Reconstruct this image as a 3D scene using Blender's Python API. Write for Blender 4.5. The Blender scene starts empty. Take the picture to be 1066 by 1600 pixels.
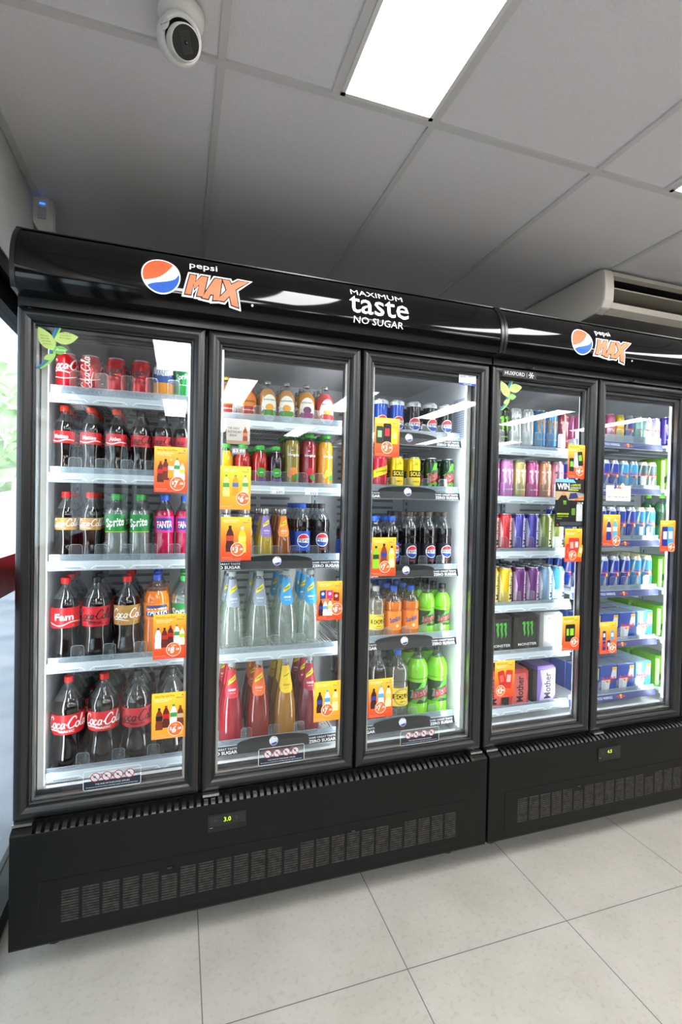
import bpy, bmesh, math, random
from mathutils import Vector, Matrix
random.seed(7)
C = bpy.context.scene.collection
S = bpy.context.scene
PI = math.pi
# ---------------------------------------------------------------- camera
cd = bpy.data.cameras.new('camera'); cam = bpy.data.objects.new('camera', cd); C.objects.link(cam)
yaw, pit, rol = -.3177, -.0157, .0203
f_ = Vector((-math.sin(yaw)*math.cos(pit), math.cos(yaw)*math.cos(pit), math.sin(pit)))
r_ = Vector((math.cos(yaw), math.sin(yaw), 0)); u_ = r_.cross(f_)
r2 = math.cos(rol)*r_ + math.sin(rol)*u_; u2 = -math.sin(rol)*r_ + math.cos(rol)*u_
mt = Matrix((r2, u2, -f_)).transposed().to_4x4(); mt.translation = (.457, -1.676, 1.409)
cam.matrix_world = mt
cd.sensor_fit = 'VERTICAL'; cd.sensor_height = 36; cd.sensor_width = 24
cd.lens = 769.57/1600*36; cd.clip_start = .02; cd.clip_end = 200
S.camera = cam
# ---------------------------------------------------------------- world, light levels, exposure
EXPO = 0.95
PANEL_E = 13.0          # ceiling light panels
STRIP_E = 2.3          # fridge light strips
STRIP_W = 1.12          # watts of each strip lamp
w = bpy.data.worlds.new('daylight'); S.world = w; w.use_nodes = True
nb = w.node_tree.nodes['Background']; nb.inputs[0].default_value = (.80, .89, 1, 1); nb.inputs[1].default_value = 2.6
S.view_settings.view_transform = 'Standard'; S.view_settings.look = 'None'
S.view_settings.exposure = EXPO; S.view_settings.gamma = 1; S.view_settings.use_curve_mapping = False
S.cycles.transparent_max_bounces = 40
S.cycles.max_bounces = 10
S.cycles.sample_clamp_indirect = 4
S.cycles.caustics_reflective = False; S.cycles.caustics_refractive = False
sd = bpy.data.lights.new('sun', 'SUN'); sd.energy = 1.0; sd.angle = .02
so = bpy.data.objects.new('sun', sd); C.objects.link(so); so.rotation_euler = (math.radians(38), 0, math.radians(200))

# ---------------------------------------------------------------- materials
_M = {}
def lin(h):
    h = h.lstrip('#'); c = [int(h[i:i+2], 16)/255 for i in (0, 2, 4)]
    return tuple((x/12.92 if x <= .04045 else ((x+.055)/1.055)**2.4) for x in c) + (1,)
def pbsdf(name, col, rough=.45, metal=0, spec=.5, coat=0, trans=0):
    m = bpy.data.materials.new(name); m.use_nodes = True
    b = m.node_tree.nodes['Principled BSDF']
    b.inputs['Base Color'].default_value = lin(col) if isinstance(col, str) else col
    b.inputs['Roughness'].default_value = rough; b.inputs['Metallic'].default_value = metal
    b.inputs['Specular IOR Level'].default_value = spec; b.inputs['Coat Weight'].default_value = coat
    b.inputs['Coat Roughness'].default_value = .04
    return m
def clear(name, tint, fac0, fac1, rough=.05, diff=None, dfac=0.0, ior=0):
    """see-through sheet: transparent mixed with gloss by facing angle, plus a little haze of its own colour"""
    m = bpy.data.materials.new(name); m.use_nodes = True; nt = m.node_tree; n = nt.nodes; l = nt.links
    n.clear(); out = n.new('ShaderNodeOutputMaterial'); t = n.new('ShaderNodeBsdfTransparent'); g = n.new('ShaderNodeBsdfGlossy')
    t.inputs[0].default_value = lin(tint); g.inputs['Roughness'].default_value = rough; g.inputs[0].default_value = (1, 1, 1, 1)
    lw = n.new('ShaderNodeLayerWeight'); lw.inputs['Blend'].default_value = .3
    mr = n.new('ShaderNodeMapRange'); mr.inputs['To Min'].default_value = fac0; mr.inputs['To Max'].default_value = fac1
    l.new(lw.outputs['Facing'], mr.inputs['Value'])
    mx = n.new('ShaderNodeMixShader')
    if ior:
        fr = n.new('ShaderNodeFresnel'); fr.inputs['IOR'].default_value = ior; ge = n.new('ShaderNodeNewGeometry'); sb = n.new('ShaderNodeMath'); sb.operation = 'SUBTRACT'; sb.inputs[0].default_value = 1
        mu = n.new('ShaderNodeMath'); mu.operation = 'MULTIPLY'; l.new(ge.outputs['Backfacing'], sb.inputs[1]); l.new(fr.outputs[0], mu.inputs[0]); l.new(sb.outputs[0], mu.inputs[1]); l.new(mu.outputs[0], mx.inputs[0])
    else: l.new(mr.outputs[0], mx.inputs[0])
    l.new(g.outputs[0], mx.inputs[2])
    if dfac:
        d = n.new('ShaderNodeBsdfPrincipled'); d.inputs['Base Color'].default_value = lin(diff); d.inputs['Roughness'].default_value = .3
        m2 = n.new('ShaderNodeMixShader'); m2.inputs[0].default_value = dfac
        l.new(t.outputs[0], m2.inputs[1]); l.new(d.outputs[0], m2.inputs[2]); l.new(m2.outputs[0], mx.inputs[1])
    else: l.new(t.outputs[0], mx.inputs[1])
    l.new(mx.outputs[0], out.inputs[0]); return m
def emis(name, col, e):
    m = pbsdf(name, col, .5); b = m.node_tree.nodes['Principled BSDF']
    b.inputs['Emission Color'].default_value = lin(col); b.inputs['Emission Strength'].default_value = e; return m
def noisy(m, scale, a, b, detail=6, bump=0):
    nt = m.node_tree; n = nt.nodes; bs = n['Principled BSDF']
    tc = n.new('ShaderNodeNewGeometry'); nz = n.new('ShaderNodeTexNoise'); nz.inputs['Scale'].default_value = scale; nz.inputs['Detail'].default_value = detail
    cr = n.new('ShaderNodeValToRGB'); cr.color_ramp.elements[0].color = lin(a); cr.color_ramp.elements[1].color = lin(b)
    cr.color_ramp.elements[0].position = .3; cr.color_ramp.elements[1].position = .7
    nt.links.new(tc.outputs['Position'], nz.inputs['Vector']); nt.links.new(nz.outputs['Fac'], cr.inputs[0]); nt.links.new(cr.outputs[0], bs.inputs['Base Color'])
    if bump:
        bp = n.new('ShaderNodeBump'); bp.inputs['Strength'].default_value = bump; bp.inputs['Distance'].default_value = .002
        nt.links.new(nz.outputs['Fac'], bp.inputs['Height']); nt.links.new(bp.outputs[0], bs.inputs['Normal'])
    return m
def gradient(name, stops, axis=2):
    m = pbsdf(name, '#ff9020', .35); nt = m.node_tree; n = nt.nodes
    tc = n.new('ShaderNodeTexCoord'); sp = n.new('ShaderNodeSeparateXYZ'); cr = n.new('ShaderNodeValToRGB')
    nt.links.new(tc.outputs['Generated'], sp.inputs[0]); nt.links.new(sp.outputs[axis], cr.inputs[0])
    e = cr.color_ramp.elements; e[0].position, e[0].color = stops[0][0], lin(stops[0][1]); e[1].position, e[1].color = stops[-1][0], lin(stops[-1][1])
    for p_, c_ in stops[1:-1]:
        q = e.new(p_); q.color = lin(c_)
    nt.links.new(cr.outputs[0], n['Principled BSDF'].inputs['Base Color']); return m
def tile_floor():
    m = pbsdf('porcelain floor tile', '#b8b6b0', .38); nt = m.node_tree; n = nt.nodes; l = nt.links; bs = n['Principled BSDF']
    g = n.new('ShaderNodeNewGeometry'); mp = n.new('ShaderNodeMapping'); mp.inputs['Location'].default_value = (.063+6, .346+12, 0)
    l.new(g.outputs['Position'], mp.inputs[0])
    br = n.new('ShaderNodeTexBrick'); br.offset = 0; br.inputs['Scale'].default_value = 1
    br.inputs['Brick Width'].default_value = .6; br.inputs['Row Height'].default_value = .6; br.inputs['Mortar Size'].default_value = .0016; br.inputs['Mortar Smooth'].default_value = 0
    l.new(mp.outputs[0], br.inputs[0])
    n1 = n.new('ShaderNodeTexNoise'); n1.inputs['Scale'].default_value = 3.2; n1.inputs['Detail'].default_value = 9; n1.inputs['Roughness'].default_value = .62
    n2 = n.new('ShaderNodeTexNoise'); n2.inputs['Scale'].default_value = 60; n2.inputs['Detail'].default_value = 5
    n3 = n.new('ShaderNodeTexVoronoi'); n3.inputs['Scale'].default_value = 42
    for q in (n1, n2, n3): l.new(g.outputs['Position'], q.inputs['Vector'])
    c1 = n.new('ShaderNodeValToRGB'); e = c1.color_ramp.elements; e[0].position = .3; e[0].color = lin('#9d9990'); e[1].position = .72; e[1].color = lin('#aeaaa2')
    l.new(n1.outputs['Fac'], c1.inputs[0])
    c2 = n.new('ShaderNodeValToRGB'); e = c2.color_ramp.elements; e[0].position = .33; e[0].color = (.72, .7, .68, 1); e[1].position = .46; e[1].color = (1, 1, 1, 1)
    l.new(n2.outputs['Fac'], c2.inputs[0])
    c3 = n.new('ShaderNodeValToRGB'); e = c3.color_ramp.elements; e[0].position = .0; e[0].color = (.8, .77, .72, 1); e[1].position = .10; e[1].color = (1, 1, 1, 1)
    l.new(n3.outputs['Distance'], c3.inputs[0])
    x1 = n.new('ShaderNodeMixRGB'); x1.blend_type = 'MULTIPLY'; x1.inputs[0].default_value = .35; l.new(c1.outputs[0], x1.inputs[1]); l.new(c2.outputs[0], x1.inputs[2])
    x3 = n.new('ShaderNodeMixRGB'); x3.blend_type = 'MULTIPLY'; x3.inputs[0].default_value = .18; l.new(x1.outputs[0], x3.inputs[1]); l.new(c3.outputs[0], x3.inputs[2])
    x2 = n.new('ShaderNodeMixRGB'); x2.inputs[2].default_value = lin('#5b5854'); l.new(br.outputs['Fac'], x2.inputs[0]); l.new(x3.outputs[0], x2.inputs[1])
    l.new(x2.outputs[0], bs.inputs['Base Color']); return m
SPECIAL = {
 'floor': tile_floor,
 'ceil': lambda: noisy(pbsdf('ceiling tile', '#e0dfe3', .8), 180, '#dddce0', '#e4e3e7', 3),
 'ceilbar': lambda: pbsdf('ceiling grid bar', '#cfcfcf', .5),
 'farwall': lambda: pbsdf('grey shop wall', '#57585c', .7),
 'wall': lambda: noisy(pbsdf('painted wall', '#d0d0ce', .7), 40, '#cecfcd', '#d3d3d1', 3),
 'blackgloss': lambda: pbsdf('gloss black canopy', '#060607', .07, spec=.42),
 'blackmetal': lambda: pbsdf('black coated frame', '#0e0e0f', .32, spec=.6),
 'blackpanel': lambda: noisy(pbsdf('black powder coated panel', '#0b0b0b', .45, spec=.22), 300, '#0a0a0a', '#0f0f0f', 3, .15),
 'blackmatt': lambda: pbsdf('matt black', '#0a0a0a', .7),
 'rubber': lambda: pbsdf('dark gasket', '#25272b', .5),
 'liner': lambda: pbsdf('white liner', '#dfe3e6', .35),
 'linertop': lambda: pbsdf('pale liner top', '#d0d2d5', .3),
 'whiteplastic': lambda: pbsdf('white plastic', '#e3e2de', .4),
 'whiterail': lambda: pbsdf('white shelf rail', '#b9c4cb', .35),
 'wire': lambda: pbsdf('coated shelf wire', '#c9ced2', .35),
 'steel': lambda: pbsdf('brushed steel', '#b4b4b2', .3, 1),
 'alu': lambda: pbsdf('can lid aluminium', '#c4c6c8', .28, .9),
 'chromering': lambda: pbsdf('bottle crown cap', '#b9b5ae', .3, .8),
 'panelglow': lambda: emis('light panel diffuser', '#ffffff', PANEL_E),
 'stripglow': lambda: emis('fridge strip diffuser', '#f4f8ff', STRIP_E),
 'doorglass': lambda: clear('door glass', '#fafcfc', .055, .75, 0, ior=1.6),
 'winglass': lambda: clear('shopfront glass', '#f2f7f6', .06, .8, 0, ior=1.5),
 'clearplastic': lambda: clear('clear plastic', '#eef4f8', .06, .6, .08, '#dfe8ee', .06),
 'clearfence': lambda: clear('clear shelf fence', '#dbe7ee', .08, .6, .1, '#bfd0dc', .30),
 'clearrim': lambda: clear('clear plastic rim', '#e6eef2', .25, .6, .1, '#eaf0f4', .45),
 'petclear': lambda: clear('clear bottle wall', '#dde2e3', .05, .6, .06, '#cfd6d8', .03),
 'led': lambda: emis('green digits', '#b8f018', .9),
 'blueled': lambda: emis('blue led', '#2f80ff', 1.0),
 'poster': lambda: gradient('printed orange gradient', [(0, '#e8421c'), (.35, '#f0662a'), (.65, '#f79a2c'), (1, '#ffd03a')]),
 'postery': lambda: gradient('printed yellow gradient', [(0, '#f79a2c'), (.5, '#fbb62a'), (1, '#ffd83a')]),
 'asphalt': lambda: noisy(pbsdf('pavement', '#74767e', .9), 2, '#666a74', '#8a8890'),
 'leaves': lambda: noisy(pbsdf('tree leaves', '#6f9a4a', .8), 5, '#a9c48c', '#dfe8c8'),  # pale tones put overexposed daylight into the leaf colour
 'dusty': lambda: noisy(pbsdf('dusty perforated slot', '#2e2a27', .9), 60, '#161413', '#3a352f'),
 'filmred': lambda: clear('red window film', '#a81c2c', .03, .4, .1, '#d02434', .35),
}
def M(k):
    if k in _M: return _M[k]
    if k in SPECIAL: m = SPECIAL[k]()
    else:
        p = k.split('#')
        kind, col = p[0], '#'+p[1]
        if kind == 'can': m = pbsdf('printed can '+col, col, .26, .35, coat=.4)
        elif kind == 'cap': m = pbsdf('plastic cap '+col, col, .4)
        elif kind == 'liq': m = pbsdf('drink '+col, col, .08, 0, .6, coat=.6)
        elif kind == 'tr': m = clear('see-through drink '+col, col, .06, .6, .05, col, .16)
        elif kind == 'emi': m = emis('lit print '+col, col, .22)
        elif kind == 'foil': m = pbsdf('glossy carton '+col, col, .3, .1, coat=.3)
        else: m = pbsdf('print '+col, col, .42)
    _M[k] = m; return m

# ---------------------------------------------------------------- mesh builder
class MB:
    def __init__(s): s.v = []; s.f = []; s.m = []; s.sm = []; s.names = []
    def mi(s, k):
        if k not in s.names: s.names.append(k)
        return s.names.index(k)
    def add(s, vs, fs, k, smooth=False):
        o = len(s.v); s.v += [tuple(v) for v in vs]; i = s.mi(k)
        for f in fs: s.f.append([o+a for a in f]); s.m.append(i); s.sm.append(smooth)
        return s
    def box(s, x0, x1, y0, y1, z0, z1, k):
        v = [(x0,y0,z0),(x1,y0,z0),(x1,y1,z0),(x0,y1,z0),(x0,y0,z1),(x1,y0,z1),(x1,y1,z1),(x0,y1,z1)]
        return s.add(v, [(0,3,2,1),(4,5,6,7),(0,1,5,4),(1,2,6,5),(2,3,7,6),(3,0,4,7)], k)
    def lathe(s, prof, k, seg=20, c=(0,0,0), smooth=True, split=None, k2=None):
        vs = []; fs = []; fs2 = []
        for r, z in prof:
            for i in range(seg):
                a = 2*PI*i/seg; vs.append((c[0]+r*math.sin(a), c[1]-r*math.cos(a), c[2]+z))
        for j in range(len(prof)-1):
            zz = (prof[j][1]+prof[j+1][1])/2
            for i in range(seg):
                q = (j*seg+i, j*seg+(i+1) % seg, (j+1)*seg+(i+1) % seg, (j+1)*seg+i)
                (fs2 if (split is not None and zz > split) else fs).append(q)
        o = len(s.v); s.add(vs, fs, k, smooth)
        if fs2:
            i2 = s.mi(k2)
            for f in fs2: s.f.append([o+a for a in f]); s.m.append(i2); s.sm.append(smooth)
        return s
    def prism(s, prof, x0, x1, k, smooth=False, cap=True):
        """profile in (y,z), extruded along x"""
        n = len(prof); v = [(x0, y, z) for y, z in prof]+[(x1, y, z) for y, z in prof]
        s.add(v, [(i, i+n, (i+1) % n+n, (i+1) % n) for i in range(n)], k, smooth)
        if cap: s.add(v, [list(range(n)), list(range(2*n-1, n-1, -1))], k)
        return s
    def tube(s, pts, r, k, seg=6):
        pts = [Vector(p) for p in pts]; vs = []
        for i, p in enumerate(pts):
            t = (pts[min(i+1, len(pts)-1)]-pts[max(i-1, 0)]).normalized()
            a = t.cross(Vector((0, 0, 1)));
            if a.length < .1: a = t.cross(Vector((0, 1, 0)))
            a.normalize(); b = t.cross(a)
            for q in range(seg):
                an = 2*PI*q/seg; vs.append(p+r*(math.cos(an)*a+math.sin(an)*b))
        fs = [(i*seg+q, i*seg+(q+1) % seg, (i+1)*seg+(q+1) % seg, (i+1)*seg+q) for i in range(len(pts)-1) for q in range(seg)]
        fs += [list(range(seg)), list(range((len(pts)-1)*seg, len(pts)*seg))]
        return s.add(vs, fs, k, True)
    def build(s, name, parent=None, bevel=0, shift=None):
        me = bpy.data.meshes.new(name); me.from_pydata(s.v, [], s.f)
        for k in s.names: me.materials.append(M(k))
        for p, i, sm in zip(me.polygons, s.m, s.sm): p.material_index = i; p.use_smooth = sm
        me.update()
        if bevel:
            bm = bmesh.new(); bm.from_mesh(me); bmesh.ops.remove_doubles(bm, verts=bm.verts, dist=1e-6)
            bmesh.ops.bevel(bm, geom=[e for e in bm.edges if len(e.link_faces) == 2 and e.calc_face_angle(0) > .6], offset=bevel, segments=2, affect='EDGES', profile=.6)
            bm.to_mesh(me); bm.free()
        o = bpy.data.objects.new(name, me); C.objects.link(o)
        if parent: o.parent = parent
        return o
def tag(o, label=None, cat=None, group=None, kind=None):
    if label: o['label'] = label
    if cat: o['category'] = cat
    if group: o['group'] = group
    if kind: o['kind'] = kind
    return o
def empty(name, loc=(0,0,0), rz=0):
    o = bpy.data.objects.new(name, None); C.objects.link(o); o.location = loc; o.rotation_euler = (0,0,rz); o.empty_display_size = .05; return o
def copy_tree(o, parent=None):
    c = o.copy(); C.objects.link(c)
    if parent: c.parent = parent
    for ch in KIDS.get(o.name, o.children): copy_tree(ch, c)
    return c
KIDS = {}

# ---------------------------------------------------------------- flat printing (u right, v up), later laid on a plane or round a bottle
_T = {}
def textmesh(s, bold=0.0, shear=0.0):
    bold = min(bold*.55, .03)
    key = (s, bold, shear)
    if key in _T: return _T[key]
    cu = bpy.data.curves.new('t', 'FONT'); cu.body = s; cu.size = 1; cu.offset = bold; cu.shear = shear; cu.resolution_u = 2
    cu.align_x = 'LEFT'
    o = bpy.data.objects.new('t', cu); C.objects.link(o)
    dg = bpy.context.evaluated_depsgraph_get(); dg.update()
    me = o.evaluated_get(dg).to_mesh()
    vs = [(v.co.x, v.co.y) for v in me.vertices]; fs = [list(p.vertices) for p in me.polygons]
    o.evaluated_get(dg).to_mesh_clear(); bpy.data.objects.remove(o); bpy.data.curves.remove(cu)
    if not vs: vs = [(0,0),(1,0),(0,1)]; fs = [[0,1,2]]
    xs = [v[0] for v in vs]; ys = [v[1] for v in vs]
    _T[key] = (vs, fs, min(xs), max(xs), min(ys), max(ys)); return _T[key]
def smooth_path(pts, n=5):
    out = []
    for i in range(len(pts)-1):
        p0 = pts[max(i-1, 0)]; p1 = pts[i]; p2 = pts[i+1]; p3 = pts[min(i+2, len(pts)-1)]
        for j in range(n):
            t = j/n; out.append(tuple(.5*((2*p1[a])+(-p0[a]+p2[a])*t+(2*p0[a]-5*p1[a]+4*p2[a]-p3[a])*t*t+(-p0[a]+3*p1[a]-3*p2[a]+p3[a])*t**3) for a in (0, 1)))
    out.append(tuple(pts[-1])); return out
class D2:
    def __init__(s): s.items = []
    def raw(s, vs, fs, m): s.items.append((vs, fs, m)); return s
    def poly(s, pts, m): return s.raw(list(pts), [list(range(len(pts)))], m)
    def rect(s, u0, u1, v0, v1, m): return s.poly([(u0,v0),(u1,v0),(u1,v1),(u0,v1)], m)
    def disc(s, u, v, r, m, ry=None, n=28, a0=0, a1=360):
        ry = ry or r; full = a1-a0 >= 360
        p = [(u+r*math.cos(math.radians(a0+(a1-a0)*i/n)), v+ry*math.sin(math.radians(a0+(a1-a0)*i/n))) for i in range(n if full else n+1)]
        return s.poly(p, m)
    def ring(s, u, v, r, t, m, ry=None, n=28):
        ry = ry or r; vs = []
        for q in (0, t):
            vs += [(u+(r-q)*math.cos(2*PI*i/n), v+(ry-q)*math.sin(2*PI*i/n)) for i in range(n)]
        return s.raw(vs, [(i, (i+1) % n, (i+1) % n+n, i+n) for i in range(n)], m)
    def text(s, t, u, v, h, m, bold=0.0, shear=0.0, rot=0, w=None, anchor='c'):
        """h = full height of the string's outline; u,v = centre; w = forced width"""
        vs, fs, x0, x1, y0, y1 = textmesh(t, bold, shear); k = h/(y1-y0); kx = k if w is None else w/(x1-x0)
        c, sn = math.cos(rot), math.sin(rot); cx = (x0+x1)/2 if anchor == 'c' else x0; cy = (y0+y1)/2; out = []
        for x, y in vs:
            a, b = (x-cx)*kx, (y-cy)*k; out.append((u+a*c-b*sn, v+a*sn+b*c))
        return s.raw(out, fs, m)
    def stroke(s, pts, wd, m, sm=True):
        if sm: pts = smooth_path(pts)
        vs = []
        n = len(pts)
        for i, p in enumerate(pts):
            a = pts[max(i-1, 0)]; b = pts[min(i+1, n-1)]; dx, dy = b[0]-a[0], b[1]-a[1]; L = math.hypot(dx, dy) or 1
            ww = wd*(.55+.45*math.sin(PI*i/(n-1))) if sm else wd
            nx, ny = -dy/L*ww/2, dx/L*ww/2; vs += [(p[0]-nx, p[1]-ny), (p[0]+nx, p[1]+ny)]
        return s.raw(vs, [(2*i, 2*i+2, 2*i+3, 2*i+1) for i in range(n-1)], m)
    def emit(s, mb, fn, cut=None, cutv=None):
        for L, (vs, fs, m) in enumerate(s.items):
            if cut or cutv:
                bm = bmesh.new(); bv = [bm.verts.new((a, b, 0)) for a, b in vs]
                for f in fs:
                    try: bm.faces.new([bv[i] for i in f])
                    except ValueError: pass
                for ax, st in ((0, cut), (1, cutv)):
                    if not st: continue
                    lo = min(v[ax] for v in vs); hi = max(v[ax] for v in vs); q = math.ceil(lo/st)*st
                    while q < hi:
                        no = (1,0,0) if ax == 0 else (0,1,0)
                        bmesh.ops.bisect_plane(bm, geom=bm.verts[:]+bm.edges[:]+bm.faces[:], plane_co=(q, q, 0), plane_no=no, dist=1e-7); q += st
                bm.verts.index_update(); V = [(v.co.x, v.co.y) for v in bm.verts]; Fs = [[v.index for v in f.verts] for f in bm.faces]; bm.free()
            else: V, Fs = vs, fs
            out = []
            for f in Fs:     # wind every face the same way round
                a = sum(V[f[i]][0]*V[f[(i+1) % len(f)]][1]-V[f[(i+1) % len(f)]][0]*V[f[i]][1] for i in range(len(f)))
                out.append(f if a >= 0 else f[::-1])
            mb.add([fn(a, b, L) for a, b in V], out, m)
def flat(x, y, z, e=.00012):      # facing -y
    return lambda u, v, L: (x+u, y-e*(L+1), z+v)
def wrap(rf, e=.0003, de=.00012, a0=0, rr=None):   # rf(z) radius, wraps round a vertical axis
    return lambda u, v, L: ((rf(v)+e+de*L)*math.sin(a0+u/(rr or rf(v))), -(rf(v)+e+de*L)*math.cos(a0+u/(rr or rf(v))), v)

def cola_script(d, u, v, wd, m, rot=0, part=None, th=.13):
    """flowing cola lettering, drawn with strokes; wd = width"""
    k = wd/3.75
    st = [[(.62,.74),(.58,.95),(.36,.98),(.12,.66),(.02,.3),(.16,.02),(.42,.04),(.62,.22)],
      [(.06,.0),(.4,-.2),(.9,-.16),(1.5,-.24),(2.1,-.36)],
      [(.86,.5),(.7,.4),(.66,.15),(.78,.0),(.95,.1),(.98,.35),(.86,.5),(1.02,.44)],
      [(1.36,.4),(1.22,.48),(1.1,.3),(1.12,.06),(1.26,.0),(1.42,.14)],
      [(1.76,.42),(1.62,.48),(1.5,.3),(1.52,.06),(1.64,.02),(1.76,.2),(1.8,.48),(1.76,.1),(1.88,.06)],
      [(1.92,.3),(2.08,.34)],
      [(2.72,.74),(2.68,.96),(2.44,.98),(2.2,.66),(2.1,.3),(2.24,.02),(2.5,.04),(2.7,.2)],
      [(2.9,.5),(2.76,.4),(2.72,.15),(2.84,.0),(3.0,.1),(3.03,.35),(2.9,.5),(3.06,.42)],
      [(3.08,.3),(3.28,.72),(3.34,1.0),(3.24,1.04),(3.16,.6),(3.16,.1),(3.26,.02),(3.34,.14)],
      [(3.64,.42),(3.5,.48),(3.4,.3),(3.42,.06),(3.54,.02),(3.64,.2),(3.68,.48),(3.66,.1),(3.8,.1)]]
    c, s = math.cos(rot), math.sin(rot)
    for q in (st if part is None else st[:part]):
        P = []
        for x, y in q:
            x += y*.12; a, b = (x-1.9)*k, (y-.4)*k*1.05; P.append((u+a*c-b*s, v+a*s+b*c))
        d.stroke(P, th*k, m)
def globe_old(d, u, v, R):
    d.disc(u, v, R, 'emi#ffffff', n=40); r = R*.93
    arc = lambda a0, a1, n=20: [(u+r*math.cos(math.radians(a0+(a1-a0)*i/n)), v+r*math.sin(math.radians(a0+(a1-a0)*i/n))) for i in range(n+1)]
    q = lambda L: [(u+a*r, v+b*r) for a, b in L]
    d.poly(arc(50, 204)+smooth_path(q([(-.91,-.41),(-.45,-.27),(-.05,-.08),(.25,.2),(.5,.52),(.643,.766)]), 4)[1:-1], 'emi#e8623a')
    d.poly(arc(222, 372)+smooth_path(q([(.978,.208),(.75,-.12),(.35,-.3),(-.1,-.42),(-.45,-.52),(-.743,-.669)]), 4)[1:-1], 'emi#1f57b8')
def globe_new(d, u, v, R, rim='#e9edf2'):
    d.disc(u, v, R, rim, n=24); r = R*.9
    arc = lambda a0, a1, n=14: [(u+r*math.cos(math.radians(a0+(a1-a0)*i/n)), v+r*math.sin(math.radians(a0+(a1-a0)*i/n))) for i in range(n+1)]
    d.poly(arc(22, 165), '#d0202e'); d.poly(arc(195, 338), '#1a3f9c')
    d.text('PEPSI', u, v, R*.42, '#101828', .03, w=R*1.6)
def claw(d, u, v, h, m):
    k = h
    for i, (dx, l) in enumerate(((-.27,.82),(0,1),(.27,.86))):
        P = [(-.11,.44),(.06,.5),(.1,.3),(.07,.05),(.12,-.2),(.03,-l*.5),(.0,-.15),(-.05,.1),(-.02,.3),(-.13,.36)]
        d.poly([(u+(a+dx)*k, v+b*k) for a, b in P], m)

# ================================================================ SETTING
XL, XR, YB, YF, H = -.07, 8.0, .75, -9.0, 2.52
def struct(mb, name, **k): o = mb.build(name, **k); o['kind'] = 'structure'; return o
struct(MB().box(XL-.08, XR, YF, YB, -.1, 0, 'floor'), 'floor')
lights = [(.843,-.375),(2.043,-.375),(3.243,-.375),(.843,-2.775),(2.043,-2.775),(3.243,-2.775),(4.443,-2.775),(.243,-1.575),(.243,-3.975),(.843,-5.175),(2.043,-5.175),(4.443,-.375),(5.643,-2.775),(5.643,-.375),(5.643,-5.175),(4.443,-5.175),(3.243,-5.175)]
c = MB(); c.box(XL-.08, XR, YF, YB, H+.004, H+.1, 'ceil'); struct(c, 'ceiling')
g = MB()
x = -.057
while x < XR: g.box(x-.010, x+.010, YF, YB, H-.003, H+.004, 'ceilbar'); x += .6
y = -.375-7.2
while y < YB: g.box(XL, XR, y-.0105, y+.0105, H-.0035, H+.004, 'ceilbar'); y += 1.2
for lx, ly in lights:
    g.box(lx-.012, lx+.012, ly-1.2, ly, H-.003, H+.004, 'ceilbar')
struct(g, 'trim_1')
struct(MB().box(XL-.08, XR, YB, YB+.1, 0, H, 'wall'), 'wall_back')
struct(MB().box(XR, XR+.1, YF, YB, 0, H, 'farwall'), 'wall_right')
struct(MB().box(XL-.08, XR, YF-.1, YF, 0, H, 'farwall'), 'wall_front')
ZH = 2.17    # head of the shopfront opening
wl = MB(); wl.box(XL-.08, XL, YF, YB, ZH, H, 'wall'); wl.box(XL-.08, XL, .72, YB, 0, ZH, 'wall'); wl.box(XL-.08, XL, YF, -6.2, 0, ZH, 'wall'); struct(wl, 'wall_left')
wf = MB()
wf.box(XL-.078, XL-.005, -6.2, .72, ZH-.05, ZH, 'blackmetal'); wf.box(XL-.09, XL-.03, -6.2, .72, ZH-.12, ZH-.05, 'blackmatt')
wf.box(XL-.078, XL+.004, -6.2, .72, 0, .07, 'blackmatt')
for yy in (.70, -1.15, -2.35, -3.55, -4.9, -6.16): wf.box(XL-.075, XL-.01, yy-.025, yy+.025, .07, ZH-.05, 'blackmetal')
wo = struct(wf, 'window_1')
wg = MB()
wg.box(XL-.063, XL-.057, -6.15, .69, .07, ZH-.12, 'winglass'); o = wg.build('glass', wo)
wr = MB(); wr.box(XL-.0565, XL-.0555, -6.15, .68, 1.06, 1.20, 'filmred'); wr.build('red_film_band', wo)
# outside
struct(MB().box(-14, XL-.08, -14, 10, -.14, -.02, 'asphalt'), 'ground')
t = MB(); t.box(-2.6, XL-.08, -8, 2.15, 2.62, 2.7, 'whiteplastic'); struct(t, 'trim_2')
for (yy, xx) in ((1.9, -.62), (.3, -.9)):
    d = MB().lathe([(0, -.015), (.075, -.015), (.085, 0)], 'whiteplastic', c=(xx, yy, 2.62)).build('awning_downlight'); tag(d, 'round white downlight set in the awning soffit outside, %s' % ('nearer the corner' if yy > 1 else 'beside the shop window'), 'light')
for i, (tx, ty, tz, R) in enumerate(((-3.2, 9.0, 3.0, 1.7), (-6.0, 6.5, 3.2, 2.0))):
    tr = empty('street_tree', (tx, ty, 0)); b = MB()
    for k in range(260):
        a = random.uniform(0, 2*PI); e = math.acos(random.uniform(-1, 1)); q = R*random.uniform(.55, 1)
        p = Vector((q*math.sin(e)*math.cos(a), q*math.sin(e)*math.sin(a), tz+q*math.cos(e)*.9)); s_ = random.uniform(.16, .34)
        n1 = Vector((random.uniform(-1,1), random.uniform(-1,1), random.uniform(-1,1))).normalized(); n2 = n1.orthogonal().normalized()*s_; n3 = n1.cross(n2)
        b.add([p-n2, p-n3*.6, p+n2, p+n3*.6], [(0,1,2,3)], 'leaves')
    b.build('foliage', tr); MB().lathe([(.16,0),(.1,1.4),(.07,2.6)], '#6b5a48', 10).build('trunk', tr)
    tag(tr, 'leafy green street tree outside the shop window, %s' % ('nearer one' if i else 'farther one'), 'tree')

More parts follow.
